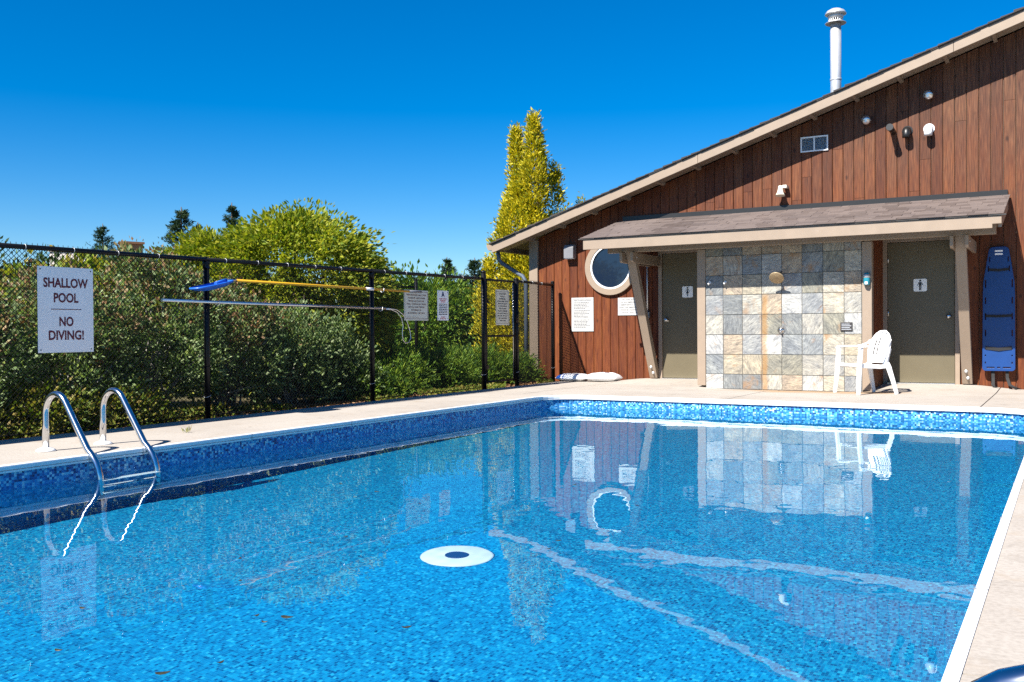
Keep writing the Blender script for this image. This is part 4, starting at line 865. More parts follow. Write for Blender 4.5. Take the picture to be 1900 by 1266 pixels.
for k, (s_, wd) in enumerate((('EVERY BATHER SHALL TAKE', 0.44), ('A SHOWER USING WARM', 0.38), ('WATER AND SOAP AND', 0.35), ('SHALL THOROUGHLY RINSE', 0.43), ('OFF ALL SOAP BEFORE', 0.37), ('ENTERING OR', 0.22), ('RE-ENTERING THE DECK', 0.38))): text_mesh(s_, M['brownprint'], t, (SX, c, 1.335 - k * 0.0395), UY, UZ, 0.021, wd, bold=0.012)
MB().box(SX + 0.0004, SX + 0.0012, 10.16, 10.42, 1.042, 1.045).build('printed_rule', M['brownprint'], t)
t = fence_sign('hours_sign', 10.86, 11.13, 1.005, 1.415, M['signwhite'], 'narrow white sign with a blue letter A above rows of print'); c = 10.995
text_mesh('A', M['navy'], t, (SX, c, 1.365), UY, UZ, 0.07, 0.075, bold=0.05)
rng = random.Random(8)
def wl_y(y0, y1, z, h, mat):
    mb = MB(); y = y0
    while y < y1:
        L = min(rng.uniform(0.02, 0.045), y1 - y); mb.add([(SX + 0.0012, y, z), (SX + 0.0012, y + L, z), (SX + 0.0012, y + L, z + h), (SX + 0.0012, y, z + h)], [(0, 1, 2, 3)]); y += L + 0.009
    mb.build('lettering', mat, t)
for z, a, m_ in ((1.295, 0.09, 'redprint'), (1.272, 0.07, 'redprint'), (1.252, 0.05, 'redprint')): wl_y(c - a, c + a, z, 0.012, M[m_])
for k in range(7): wl_y(c - 0.10, c + 0.105, 1.222 - k * 0.0235, 0.012, M['ink'])
for z, a in ((1.045, 0.05), (1.022, 0.075)): wl_y(c - a, c + a, z, 0.012, M['redprint'])
t = fence_sign('caution_sign', 12.40, 12.80, 0.945, 1.480, M['signcream'], 'tall cream caution sign on the gate'); c = 12.60
mb = MB()
for a in ((12.425, 12.775, 0.970, 0.974), (12.425, 12.775, 1.448, 1.452), (12.425, 12.429, 0.975, 1.447), (12.771, 12.775, 0.975, 1.447)): mb.box(SX + 0.0004, SX + 0.0012, a[0], a[1], a[2], a[3])
mb.build('border', M['ink'], t)
for k, (s_, wd) in enumerate((('CAUTION', 0.20), ('THIS POOL IS', 0.15), ('UNSUPERVISED.', 0.19), ('BATHERS UNDER TWELVE', 0.31), ('YEARS OF AGE ARE NOT', 0.28), ('ALLOWED WITHIN THE', 0.27), ('POOL ENCLOSURE', 0.21), ('UNLESS ACCOMPANIED', 0.28), ('BY A PARENT OR HIS OR', 0.30), ('HER AGENT WHO IS NOT', 0.29), ('LESS THAN SIXTEEN', 0.25), ('YEARS OF AGE.', 0.19))): text_mesh(s_, M['ink'], t, (SX, c, 1.418 - k * 0.0365 - (0.004 if k else 0)), UY, UZ, 0.026 if k == 0 else 0.019, wd, bold=0.02)

# ------------------------------------------------------------------ skimmer net and rescue hook hung on the fence
t = thing('skimmer_net', (FX + 0.10, 8.5, 1.36), 'blue leaf skimmer net on a long yellow pole hung on the fence', 'pool net'); nxp = FX + 0.11
MB().tube([(nxp, 7.13, 1.388), (nxp, 10.10, 1.372)], 0.0145, 12).build('pole', M['yellow'], t)
MB().tube([(nxp, 6.98, 1.388), (nxp, 7.14, 1.388)], 0.012, 10).build('socket', M['alu'], t)
MB().tube([(nxp, 9.22, 1.3765), (nxp, 9.36, 1.376)], 0.018, 12).build('pole_lock', M['plastic'], t)
MB().tube([(nxp, 10.10, 1.372), (nxp, 10.22, 1.374), (nxp + 0.005, 10.36, 1.374)], [0.014, 0.017, 0.015], 10).build('grip', M['greybox'], t)
fr = []; 
for k in range(24):
    a = 2 * math.pi * k / 24; u = math.cos(a); v = math.sin(a); y = 6.80 + 0.24 * (u if abs(u) < 0.9 else math.copysign(0.95, u)); xx = nxp + 0.03 + 0.11 * (abs(v) ** 0.6) * (1 if v > 0 else -1); fr.append((max(FX + 0.05, xx), y - 0.03, 1.375 + (y - 7.03) * 0.20))
MB().tube(fr, 0.012, 8, closed=True).build('net_frame', M['bluenet'], t)
c = np.mean(np.array(fr), 0); mb = MB(); nfr = len(fr); ringv = []
for s_, dz in ((1.0, 0.0), (0.8, -0.03), (0.45, -0.045)): ringv += [(c[0] + (p[0] - c[0]) * s_, c[1] + (p[1] - c[1]) * s_, c[2] + (p[2] - c[2]) * s_ + dz) for p in fr]
fs = [(q * nfr + k, q * nfr + (k + 1) % nfr, (q + 1) * nfr + (k + 1) % nfr, (q + 1) * nfr + k) for q in range(2) for k in range(nfr)] + [tuple(2 * nfr + k for k in range(nfr))]
mb.add(ringv, fs, True); mb.build('netting', M['bluenet'], t)
MB().tube([(nxp, 6.99, 1.388), (nxp + 0.01, 6.92, 1.372), (nxp + 0.05, 6.80, 1.345)], 0.016, 8).build('handle_yoke', M['bluenet'], t)
t = thing('rescue_hook', (FX + 0.09, 8.0, 1.15), 'long silver rescue pole with a wire loop hung below the yellow pole', 'rescue pole'); hx = FX + 0.095
MB().tube([(hx, 6.20, 1.165), (hx, 9.62, 1.143)], 0.016, 12).build('pole', M['alu'], t)
loop = []
ctrl = [(9.62, 1.146), (9.72, 1.143), (9.86, 1.130), (9.98, 1.075), (10.07, 0.98), (10.13, 0.86), (10.15, 0.77), (10.10, 0.715), (10.03, 0.705), (9.975, 0.75), (9.965, 0.84), (9.985, 0.93), (9.95, 1.03), (9.86, 1.10), (9.74, 1.132), (9.62, 1.136)]
MB().tube([(hx, a, b_) for a, b_ in ctrl], 0.006, 8).build('loop', M['alu'], t)
for y, z in ((6.88, 1.13), (9.52, 1.11), (9.55, 1.345)): MB().tube([(FX + 0.03, y, z + 0.05), (hx, y, z - 0.002), (hx + 0.03, y, z + 0.01), (hx + 0.035, y, z + 0.05)], 0.005, 6).build('hanger', M['zinc'], t)

# ------------------------------------------------------------------ pool ladders
def ladder(edge, s, ya, yb, label):
    """edge = x of the pool wall, s = +1 when the pool lies towards +x"""
    t = thing('pool_ladder', (edge - s * 0.4, (ya + yb) / 2, 0), label, 'pool ladder', 'pool ladders')
    for y in (ya, yb):
        X = lambda d: edge + s * d
        pth = [(X(-0.49), y, 0.0), (X(-0.49), y, 0.20)]
        for a in np.linspace(180, 40, 12): pth.append((X(-0.36 + 0.13 * math.cos(R(a))), y, 0.27 + 0.15 * math.sin(R(a))))
        pth += [(X(-0.02), y, 0.04)]
        for a in np.linspace(0, 1, 6)[1:]: pth.append((X(-0.02 + 0.14 * (1 - (1 - a) ** 2)), y, 0.04 - 0.20 * a - 0.03 * a * a))
        pth += [(X(0.125), y, -0.6), (X(0.125), y, -1.02)]
        MB().tube(pth, 0.0235, 14).build('rail', M['steel'], t)
        MB().lathe([(0.070, 0.0), (0.068, 0.008), (0.05, 0.020), (0.028, 0.026)], (X(-0.49), y, 0.001), n=20).build('escutcheon', M['plastic'], t)
    for z in (-0.215, -0.48, -0.74): mb = MB(); mb.box(min(edge + s * 0.09, edge + s * 0.17), max(edge + s * 0.09, edge + s * 0.17), ya, yb, z - 0.02, z + 0.01); mb.build('step', M['plastic'], t, bevel=0.006)
    for o in t.children: o.cycles.is_caustics_receiver = True
ladder(PX0, 1, 4.36, 4.84, 'stainless pool ladder with two arched rails at the left pool edge'); ladder(-0.375, -1, 0.85, 1.33, 'steel ladder rail just showing in the near right corner')

# ------------------------------------------------------------------ plastic chair
t = thing('plastic_chair', (0, 0, 0), 'white moulded plastic armchair beside the slate shower wall', 'chair'); PM = M['plastic']
# seat (front is -Y)
nu, nv = 14, 14; V = []; 
for j in range(nv + 1):
    for i in range(nu + 1):
        u = -1 + 2 * i / nu; v = j / nv; wdt = 0.235 - 0.03 * v; x = u * wdt; y = -0.24 + 0.46 * v; z = 0.415 - 0.025 * math.sin(math.pi * v) * (1 - 0.4 * u * u) - 0.05 * v * 0.4 - (0.03 * (1 - v / 0.12) ** 2 if v < 0.12 else 0); V.append((x, y, z))
n1 = len(V); V2 = [(a, b_, c_ - 0.006) for a, b_, c_ in V]; fs = []
for j in range(nv):
    for i in range(nu): a = j * (nu + 1) + i; q = (a, a + 1, a + nu + 2, a + nu + 1); fs += [q, tuple(n1 + k for k in reversed(q))]
mb = MB(); mb.add(V + V2, fs, True); mb.build('seat', PM, t)
# backrest with vertical slots
def back_w(v): return 0.195 + 0.045 * (v / 0.42) if v < 0.42 else 0.24 * math.sqrt(max(0.0, 1 - ((v - 0.42) / 0.58) ** 2.4))
cols = [-1, -0.80, -0.66, -0.54, -0.40, -0.28, -0.14, -0.05, 0.05, 0.14, 0.28, 0.40, 0.54, 0.66, 0.80, 1]; slots = {2, 4, 6, 8, 10, 12}
slots = {1 + 1, 4, 6, 8, 10, 12}; nv = 22
def back_pt(u, v, th=0.0):
    x = u * back_w(v); y = 0.205 + 0.135 * v - 0.045 * u * u * (0.4 + 0.6 * min(1, v * 2)); z = 0.375 + 0.485 * v; return (x, y - th, z + th * 0.25)
mb = MB(); V = []; nc = len(cols)
for th in (0.0, 0.007):
    for j in range(nv + 1):
        for u in cols: V.append(back_pt(u, min(0.998, j / nv), th))
fs = []; n1 = (nv + 1) * nc
def solid(j, i): 
    v = (j + 0.5) / nv
    if v < 0.10 and 1 <= i <= nc - 3 and v > 0.02 and 2 <= i <= nc - 4: return False
    return not (i in slots and 0.34 < v < (0.88 if 5 <= i <= 9 else 0.82 if 3 < i < 11 else 0.72))
for j in range(nv):
    for i in range(nc - 1):
        if not solid(j, i): continue
        a = j * nc + i; q = (a, a + 1, a + nc + 1, a + nc); fs += [q, tuple(n1 + k for k in reversed(q))]
mb.add(V, fs, True); mb.build('backrest', PM, t)
rim = [back_pt(-1, v) for v in np.linspace(0.0, 0.985, 16)] + [back_pt(u, 0.992) for u in (-0.5, 0, 0.5)] + [back_pt(1, v) for v in np.linspace(0.985, 0.0, 16)]
MB().tube(rim, 0.012, 8).build('back_rim', PM, t)
for s_ in (-1, 1):
    MB().bar([(s_ * 0.285, -0.275, 0.0), (s_ * 0.270, -0.255, 0.20), (s_ * 0.262, -0.240, 0.42), (s_ * 0.268, -0.225, 0.60), (s_ * 0.27, -0.215, 0.635)], [0.045, 0.052, 0.058, 0.055, 0.05], [0.035, 0.04, 0.045, 0.04, 0.03], (0, 1, 0)).build('leg', PM, t, bevel=0.008)
    MB().bar([(s_ * 0.27, -0.255, 0.615), (s_ * 0.272, -0.23, 0.645), (s_ * 0.275, -0.12, 0.652), (s_ * 0.272, 0.02, 0.648), (s_ * 0.262, 0.12, 0.655), (s_ * 0.245, 0.21, 0.69), (s_ * 0.236, 0.255, 0.74)], [0.045, 0.055, 0.06, 0.058, 0.05, 0.035, 0.02], [0.02, 0.022, 0.02, 0.02, 0.022, 0.022, 0.018], (1, 0, 0)).build('armrest', PM, t, bevel=0.006)
    MB().bar([(s_ * 0.205, 0.205, 0.42), (s_ * 0.225, 0.225, 0.36), (s_ * 0.245, 0.275, 0.18), (s_ * 0.262, 0.320, 0.0)], [0.075, 0.07, 0.055, 0.045], [0.035, 0.035, 0.035, 0.035], (0, 1, 0)).build('leg', PM, t, bevel=0.008)
    MB().bar([(s_ * 0.252, -0.235, 0.395), (s_ * 0.238, -0.05, 0.378), (s_ * 0.225, 0.10, 0.37), (s_ * 0.21, 0.215, 0.385)], [0.06, 0.05, 0.05, 0.06], 0.014, (0, 0, 1)).build('seat_rail', PM, t, bevel=0.004)
    MB().bar([(s_ * 0.20, 0.20, 0.38), (s_ * 0.205, 0.225, 0.50), (s_ * 0.225, 0.25, 0.62)], [0.05, 0.04, 0.03], 0.018, (0, 1, 0)).build('back_stay', PM, t, bevel=0.004)
t.location = (-2.36, 13.30, deck_z(-2.36, 13.3) - 0.002); t.rotation_euler = (0, 0, R(-47)); t.scale = (0.96, 0.96, 0.96)

# ------------------------------------------------------------------ main drain and floating leaves
DRX, DRY = -3.066, 4.635
t = thing('main_drain', (DRX, DRY, FLOOR), 'white round main drain with dark centre on the pool floor', 'drain')
MB().lathe([(0.212, 0.001), (0.212, 0.010), (0.20, 0.016), (0.075, 0.022)], (DRX, DRY, FLOOR), n=40).build('cover', M['signwhite'], t)
MB().lathe([(0.070, 0.0225), (0.070, 0.027), (0.060, 0.030)], (DRX, DRY, FLOOR), n=28).build('grate', M['navy'], t)
for o in t.children: o.cycles.is_caustics_receiver = True
def float_leaf(x, y, L, a, mat, name, lab, grp):
    mb = MB(); c_, s_ = math.cos(a), math.sin(a); pts = []
    for k in range(10):
        q = 2 * math.pi * k / 10; u = math.cos(q) * L / 2; v = math.sin(q) * L * 0.26 * (1 - 0.35 * math.cos(q)); pts.append((x + u * c_ - v * s_, y + u * s_ + v * c_, WATER + 0.0035 + 0.004 * math.cos(q) ** 2))
    mb.prism(pts, (0, 0, 0.0008)); o = mb.build(name, mat); tag(o, lab, 'leaf', grp)
for (x, y, L) in ((-2.33, 1.94, 0.045), (-1.96, 2.65, 0.035), (-2.40, 2.54, 0.05), (-3.14, 2.26, 0.03), (-2.79, 1.92, 0.03), (-2.51, 2.50, 0.025), (-2.43, 2.46, 0.025), (-2.25, 2.09, 0.025), (-3.15, 3.49, 0.03), (-3.09, 3.68, 0.03), (-3.79, 4.82, 0.035), (-4.2, 4.96, 0.04), (-2.13, 4.10, 0.03), (-2.09, 3.93, 0.025), (-2.81, 5.64, 0.04), (-3.21, 3.10, 0.03), (-2.92, 2.82, 0.025)):
    float_leaf(x, y, L, random.Random(int(x * 1000)).uniform(0, 3), M['deadleaf'], 'fallen_leaf', 'small dark leaf floating on the pool water', 'leaves floating on the pool')
float_leaf(-0.40, 2.55, 0.035, 1.0, M['paleleaf'], 'pale_petal', 'single pale petal floating near the right pool edge', None)

# ------------------------------------------------------------------ plants
def leaf_cards(name, P, D, L, W, mat, parent, rg, fold=0.25):
    """P (n,3) leaf bases, D (n,3) leaf directions, L lengths, W width ratio: folded rhombic leaves"""
    n = len(P); D = D / np.maximum(1e-6, np.linalg.norm(D, axis=1))[:, None]
    rv = rg.normal(size=(n, 3)); S = np.cross(D, rv); S /= np.maximum(1e-6, np.linalg.norm(S, axis=1))[:, None]; Nn = np.cross(D, S)
    L = np.broadcast_to(np.asarray(L), (n,))[:, None]; hw = L * W / 2
    a = P; b_ = P + D * L * 0.45 + S * hw + Nn * hw * fold; c_ = P + D * L; d = P + D * L * 0.45 - S * hw + Nn * hw * fold
    V = np.stack([a, b_, c_, d], 1).reshape(-1, 3); F = (np.arange(n)[:, None] * 4 + np.arange(4)[None, :])
    return npmesh(name, V, F, mat, parent)

def lumpy(dirs, seed, amp=0.22, freq=1.7):
    return np.array([1 + amp * noise.noise((d[0] * freq + seed, d[1] * freq, d[2] * freq)) + amp * 0.6 * noise.noise((d[0] * freq * 2.7, d[1] * freq * 2.7 + seed, d[2] * freq * 2.7)) for d in dirs])

def shrub(name, c, rx, ry, h, mat, label, cat, n, leaf, seed, group=None, clusters=260, spread=0.11, stem=True, flow=None, top_mat=None, top_n=0, top_from=0.55, W=0.5, droop=0.0, shell=0.45):
    """bushy plant on the ground: leaf clusters spread through an uneven dome"""
    rg = np.random.default_rng(seed); t = thing(name, (c[0], c[1], -0.045), label, cat, group)
    d = rg.normal(size=(clusters, 3)); d[:, 2] = np.abs(d[:, 2]) * 0.95 - 0.12; d /= np.linalg.norm(d, axis=1)[:, None]; rr = (shell + (1 - shell) * rg.random(clusters) ** 0.55) * lumpy(d, seed)
    C = np.stack([c[0] + d[:, 0] * rx * rr, c[1] + d[:, 1] * ry * rr, 0.02 + h * np.clip(0.10 + 0.86 * (d[:, 2] + 0.12) / 1.1 * rr + 0.02, 0.02, 1.1)], -1)
    k = rg.integers(0, clusters, n); cs = spread * (0.6 + 0.8 * rg.random(clusters))
    off = np.clip(rg.normal(size=(n, 3)), -1.7, 1.7); P = C[k] + off * cs[k][:, None]; P[:, 2] = np.maximum(P[:, 2], 0.0)
    D = off * 0.5 + d[k] * 0.9 + rg.normal(size=(n, 3)) * 0.5; D[:, 2] += 0.25 - droop
    leaf_cards('foliage', P, D, leaf * (0.65 + 0.7 * rg.random(n)), W, mat, t, rg)
    if top_mat is not None:
        sel = np.where(d[:, 2] > top_from - 0.35 * rg.random(clusters))[0]; k = sel[rg.integers(0, len(sel), top_n)]; off = rg.normal(size=(top_n, 3)); P = C[k] + d[k] * 0.05 + off * cs[k][:, None] * 0.9
        leaf_cards('seed_heads', P, off + np.array([0, 0, 0.9]), leaf * 0.85 * (0.6 + 0.7 * rg.random(top_n)), 0.7, top_mat, t, rg)
    if stem:
        mb = MB()
        for k in range(min(26, clusters)):
            e = C[k]; b0 = Vector((c[0] + rg.normal() * rx * 0.12, c[1] + rg.normal() * ry * 0.12, -0.05)); m_ = b0.lerp(Vector(e), 0.5) + Vector((rg.normal() * 0.05, rg.normal() * 0.05, 0.08)); mb.tube([b0, m_, Vector(e)], [0.016, 0.010, 0.004], 5)
        mb.build('stems', M['greystem'], t)
    return t

# grey-green shrubs with rusty seed heads along the fence
SP = [((-8.45, 3.2), 0.75, 0.85, 1.25, 'rusty topped shrub nearest the left end of the fence'), ((-8.55, 4.75), 0.80, 0.90, 1.22, 'rusty topped shrub left of the shallow pool sign'), ((-8.50, 6.00), 0.80, 0.85, 1.42, 'rusty topped shrub behind and right of the shallow pool sign'),
      ((-8.60, 7.05), 0.85, 0.90, 1.62, 'tallest rusty topped shrub, left of the blue net'), ((-8.55, 8.05), 0.80, 0.85, 1.46, 'rusty topped shrub behind the blue net'), ((-8.50, 9.0), 0.75, 0.80, 1.22, 'grey green shrub below the yellow pole'), ((-8.45, 9.75), 0.60, 0.62, 0.95, 'low dark shrub at the right end of the rusty shrubs')]
for i, (c, rx, ry, h, lab) in enumerate(SP):
    shrub('seed_head_shrub', c, rx * 0.92, ry * 0.76, h, M['lf_spirea'], lab, 'shrub', 9000, 0.058, 100 + i, 'rusty topped shrubs behind the fence', clusters=190, spread=0.074, top_mat=M['lf_rust'] if i < 6 else None, top_n=2400 if i < 5 else 500, W=0.55, top_from=0.75)
LOW = [((-8.0, 4.55), 0.38, 0.5, 0.42, 'low pale green plant at the fence foot, far left'), ((-7.95, 5.35), 0.32, 0.42, 0.38, 'low pale green plant at the fence foot below the pool sign'), ((-7.95, 6.15), 0.3, 0.42, 0.30, 'low green plant at the fence foot right of the pool sign')]
for i, (c, rx, ry, h, lab) in enumerate(LOW): shrub('low_plant', c, rx, ry, h, M['lf_ground'], lab, 'plant', 2600, 0.05, 140 + i, 'low plants at the fence foot', clusters=90, spread=0.06, W=0.6)
# bright dome-shaped tree and lime shrub
def dome_tree(name, c, rx, ry, z0, z1, n, leaf, mat, label, seed, cl, spread, shoots=0, W=0.42):
    rg = np.random.default_rng(seed); t = thing(name, (c[0], c[1], -0.045), label, 'tree'); d = rg.normal(size=(cl, 3)); d[:, 2] = d[:, 2] * 0.8 + 0.25; d /= np.linalg.norm(d, axis=1)[:, None]
    rr = (0.62 + 0.38 * rg.random(cl) ** 0.5) * lumpy(d, seed, 0.16, 1.5); hz = (z1 - z0) / 2; C = np.stack([c[0] + d[:, 0] * rx * rr, c[1] + d[:, 1] * ry * rr, z0 + hz * 0.75 + d[:, 2] * rr * hz * 1.25], -1); C[:, 2] = np.maximum(C[:, 2], z0 * 0.6)
    k = rg.integers(0, cl, n); cs = spread * (0.5 + rg.random(cl)); off = np.clip(rg.normal(size=(n, 3)), -1.5, 1.5); P = C[k] + off * cs[k][:, None]; D = off * 0.35 + d[k] * 1.0 + rg.normal(size=(n, 3)) * 0.35; D[:, 2] -= 0.45
    leaf_cards('crown', P, D, leaf * (0.6 + 0.7 * rg.random(n)), W, mat, t, rg)
    mb = MB(); trunk_top = Vector((c[0], c[1], z0 + hz * 0.6)); mb.tube([(c[0] + 0.05, c[1], -0.05), (c[0], c[1] + 0.03, z0 * 0.6), trunk_top], [0.09, 0.07, 0.05], 9)
    for k in range(22):
        e = Vector(C[k]); m_ = trunk_top.lerp(e, 0.45) + Vector((0, 0, 0.15)); mb.tube([trunk_top - Vector((0, 0, 0.3 * (k % 3))), m_, e], [0.035, 0.02, 0.006], 6)
    mb.build('trunk', M['bark'], t)
    if shoots:
        mb = MB(); PL = []; DL = []
        for k in range(shoots):
            i = int(np.argsort(-C[:, 2])[rg.integers(0, cl // 3)]); b0 = Vector(C[i]); e = b0 + Vector((rg.normal() * 0.12, rg.normal() * 0.12, rg.uniform(0.18, 0.42))); mb.tube([b0, b0.lerp(e, 0.5) + Vector((0.02, 0, 0)), e], [0.006, 0.005, 0.003], 5)
            for q in range(16): f_ = rg.uniform(0.25, 1.0); p = b0.lerp(e, f_); PL.append(p[:]); DL.append((rg.normal(), rg.normal(), rg.normal() * 0.4 - 0.1))
        mb.build('shoots', M['bark'], t); leaf_cards('shoot_leaves', np.array(PL), np.array(DL), leaf * 1.1, W, mat, t, rg)
    return t
dome_tree('dome_tree', (-9.95, 10.75), 1.42, 1.50, 0.35, 2.66, 60000, 0.084, M['lf_dome'], 'dense dome shaped tree with yellow green leaves behind the fence', 51, 900, 0.095, 0)
dome_tree('lime_shrub_tree', (-10.80, 9.95), 0.80, 0.90, 0.3, 2.26, 26000, 0.084, M['lf_dome'], 'lower yellow green tree left of the dome shaped tree', 52, 520, 0.10, 0)
shrub('lime_shrub', (-9.9, 7.05), 0.95, 1.05, 1.66, M['lf_lime'], 'bright lime green shrub above the shallow pool sign, right side', 'shrub', 9000, 0.085, 53, clusters=260, spread=0.12, W=0.75)

# junipers near the gate: feathery sprays
def juniper(c, rx, ry, h, n, seed, label, mat=None):
    rg = np.random.default_rng(seed); t = thing('juniper_shrub', (c[0], c[1], -0.045), label, 'shrub', 'junipers by the gate'); ns = 340
    az = rg.uniform(0, 2 * math.pi, ns); el = rg.uniform(0.15, 1.25, ns); Ls = (0.55 + 0.45 * rg.random(ns)); dirx = np.stack([np.cos(az) * np.cos(el) * rx, np.sin(az) * np.cos(el) * ry, np.sin(el) * h], -1) * Ls[:, None]
    k = rg.integers(0, ns, n); f_ = rg.random(n) ** 0.45; P = np.array([c[0], c[1], 0.0]) + dirx[k] * f_[:, None]; P += rg.normal(size=(n, 3)) * 0.035; P[:, 2] = np.maximum(P[:, 2] - 0.10 * h * (f_ ** 2), 0.01)
    dn = dirx[k] / np.linalg.norm(dirx[k], axis=1)[:, None]; D = dn + rg.normal(size=(n, 3)) * 0.55; D[:, 2] += 0.25
    leaf_cards('foliage', P, D, 0.062 * (0.6 + 0.8 * rg.random(n)), 0.26, mat or M['lf_juniper'], t, rg)
    mb = MB()
    for q in range(12): e = Vector(dirx[q]) * 0.8; b0 = Vector((c[0], c[1], -0.05)); mb.tube([b0, b0 + e * 0.5 + Vector((0, 0, 0.04)), b0 + e], [0.018, 0.012, 0.004], 5)
    mb.build('stems', M['bark'], t)
JN = [((-8.15, 9.95), 0.55, 0.60, 0.52, 'juniper left of the post near the wire loop'), ((-8.55, 11.1), 0.85, 0.85, 0.80, 'juniper below the cream shower sign'), ((-8.5, 12.35), 0.85, 0.85, 0.80, 'juniper left of the gate post'), ((-8.6, 13.6), 0.85, 0.8, 0.80, 'juniper seen through the gate'), ((-8.35, 14.45), 0.6, 0.5, 0.60, 'small juniper against the building corner'), ((-7.86, 10.35), 0.24, 0.26, 0.26, 'tiny bright juniper at the fence foot'), ((-9.6, 12.2), 0.9, 0.9, 1.15, 'taller juniper behind the narrow sign')]
for i, (c, rx, ry, h, lab) in enumerate(JN): juniper(c, rx, ry, h, 15000 if rx > 0.5 else 4500, 200 + i, lab)

# golden cedar with two tops
rg = np.random.default_rng(77); t = thing('golden_cedar', (-10.25, 18.5, -0.045), 'tall golden yellow cedar with two pointed tops beside the clubhouse', 'tree'); Ps = []; Ds = []; Cs = []
def cedar_lobe(cx, cy_, zb, zt, r0, ns, seed, ex=0.62):
    for k in range(ns):
        f_ = rg.random() ** 0.9; z = zb + (zt - zb) * f_; prof = (1 - f_) ** ex * (0.75 + 0.25 * math.sin(f_ * 17 + seed)) + 0.03; a = rg.uniform(0, 2 * math.pi)
        lm = 1 + 0.30 * noise.noise((math.cos(a) * 1.6 + seed, math.sin(a) * 1.6, z * 1.7)); rr = r0 * prof * lm * (0.55 + 0.45 * rg.random() ** 0.5); Cs.append((cx + rr * math.cos(a), cy_ + rr * math.sin(a), z, math.cos(a), math.sin(a), 0.055 + 0.04 * (1 - f_)))
cedar_lobe(-10.12, 18.45, 0.1, 5.52, 0.74, 620, 1.0, 0.80); cedar_lobe(-10.62, 18.55, 0.1, 5.28, 0.70, 520, 4.0, 0.85); cedar_lobe(-10.45, 18.4, 0.0, 4.1, 1.10, 760, 8.0, 0.5); cedar_lobe(-11.0, 18.0, 0.0, 2.4, 0.5, 160, 2.5); cedar_lobe(-9.85, 18.9, 1.0, 4.5, 0.40, 150, 9.0); cedar_lobe(-9.55, 19.6, 1.0, 3.75, 0.30, 60, 6.0)
Cs = np.array(Cs); n = 64000; k = rg.integers(0, len(Cs), n); off = rg.normal(size=(n, 3)); P = Cs[k][:, :3] + off * Cs[k][:, 5:6] * np.array([0.9, 0.9, 1.3]); D = np.concatenate([Cs[k][:, 3:5] * 0.8, np.full((n, 1), 0.75)], 1) + rg.normal(size=(n, 3)) * 0.45
leaf_cards('crown', P, D, 0.085 * (0.6 + 0.8 * rg.random(n)), 0.34, M['lf_gold'], t, rg)
mb = MB(); mb.tube([(-10.2, 18.5, -0.05), (-10.15, 18.48, 1.5), (-10.05, 18.46, 3.5), (-10.02, 18.45, 5.5)], [0.12, 0.10, 0.05, 0.01], 8); mb.tube([(-10.2, 18.5, 0.3), (-10.4, 18.55, 2.0), (-10.46, 18.55, 5.2)], [0.09, 0.07, 0.01], 8); mb.build('trunk', M['bark'], t)

# conifers and trees further off
def spruce(c, h, r0, seed, label, n=12000):
    rg = np.random.default_rng(seed); t = thing('spruce_tree', (c[0], c[1], -0.045), label, 'tree', 'dark spruces beyond the shrubs'); mb = MB(); mb.tube([(c[0], c[1], -0.05), (c[0], c[1], h)], [0.14, 0.015], 7); mb.build('trunk', M['bark'], t)
    P = []; D = []; lev = int(h / 0.16); per = max(8, n // (lev * 7))
    for i in range(lev):
        z = 0.4 + (h - 0.5) * i / lev; L = r0 * (1 - z / h) ** 0.9 + 0.03
        for b_ in range(7):
            a = rg.uniform(0, 6.28); LL = L * rg.uniform(0.6, 1.1); tilt = rg.uniform(0.15, 0.65); dx = np.array([math.cos(a), math.sin(a), tilt]); f_ = rg.random(per) ** 0.7
            P.append(np.array([c[0], c[1], z]) + dx[None, :] * (LL * f_)[:, None] + rg.normal(size=(per, 3)) * 0.03); D.append(np.tile(dx, (per, 1)) + rg.normal(size=(per, 3)) * 0.5)
    leaf_cards('crown', np.concatenate(P), np.concatenate(D), 0.10, 0.28, M['lf_spruce'], t, rg); return t
spruce((-25.55, 22.22), 5.05, 1.9, 301, 'dark spruce left of the dome tree, its tip the leftmost of three'); spruce((-28.2, 25.3), 5.0, 1.2, 302, 'small dark spruce tip just right of the larger dark spruce'); spruce((-25.6, 24.5), 5.45, 1.6, 303, 'dark spruce rising behind the lower yellow green tree')
spruce((-39.1, 29.4), 6.0, 2.4, 304, 'small distant spruce above the shallow pool sign, left of the brick tower')
def far_tree(c, h, r0, seed, label, mat=None, leaf=0.20, n=5000):
    rg = np.random.default_rng(seed); t = thing('distant_tree', (c[0], c[1], -0.045), label, 'tree', 'trees far behind the fence'); cl = 90; d = rg.normal(size=(cl, 3)); d /= np.linalg.norm(d, axis=1)[:, None]; rr = (0.4 + 0.6 * rg.random(cl) ** 0.5) * lumpy(d, seed, 0.3)
    C = np.stack([c[0] + d[:, 0] * r0 * rr, c[1] + d[:, 1] * r0 * rr, h * 0.52 + d[:, 2] * rr * h * 0.46], -1); k = rg.integers(0, cl, n); off = rg.normal(size=(n, 3)); P = C[k] + off * r0 * 0.14
    leaf_cards('crown', P, off + d[k], leaf * (0.6 + 0.8 * rg.random(n)), 0.5, mat or M['lf_far'], t, rg)
    mb = MB(); mb.tube([(c[0], c[1], -0.05), (c[0], c[1], h * 0.7)], [0.16, 0.05], 7); mb.build('trunk', M['bark'], t)
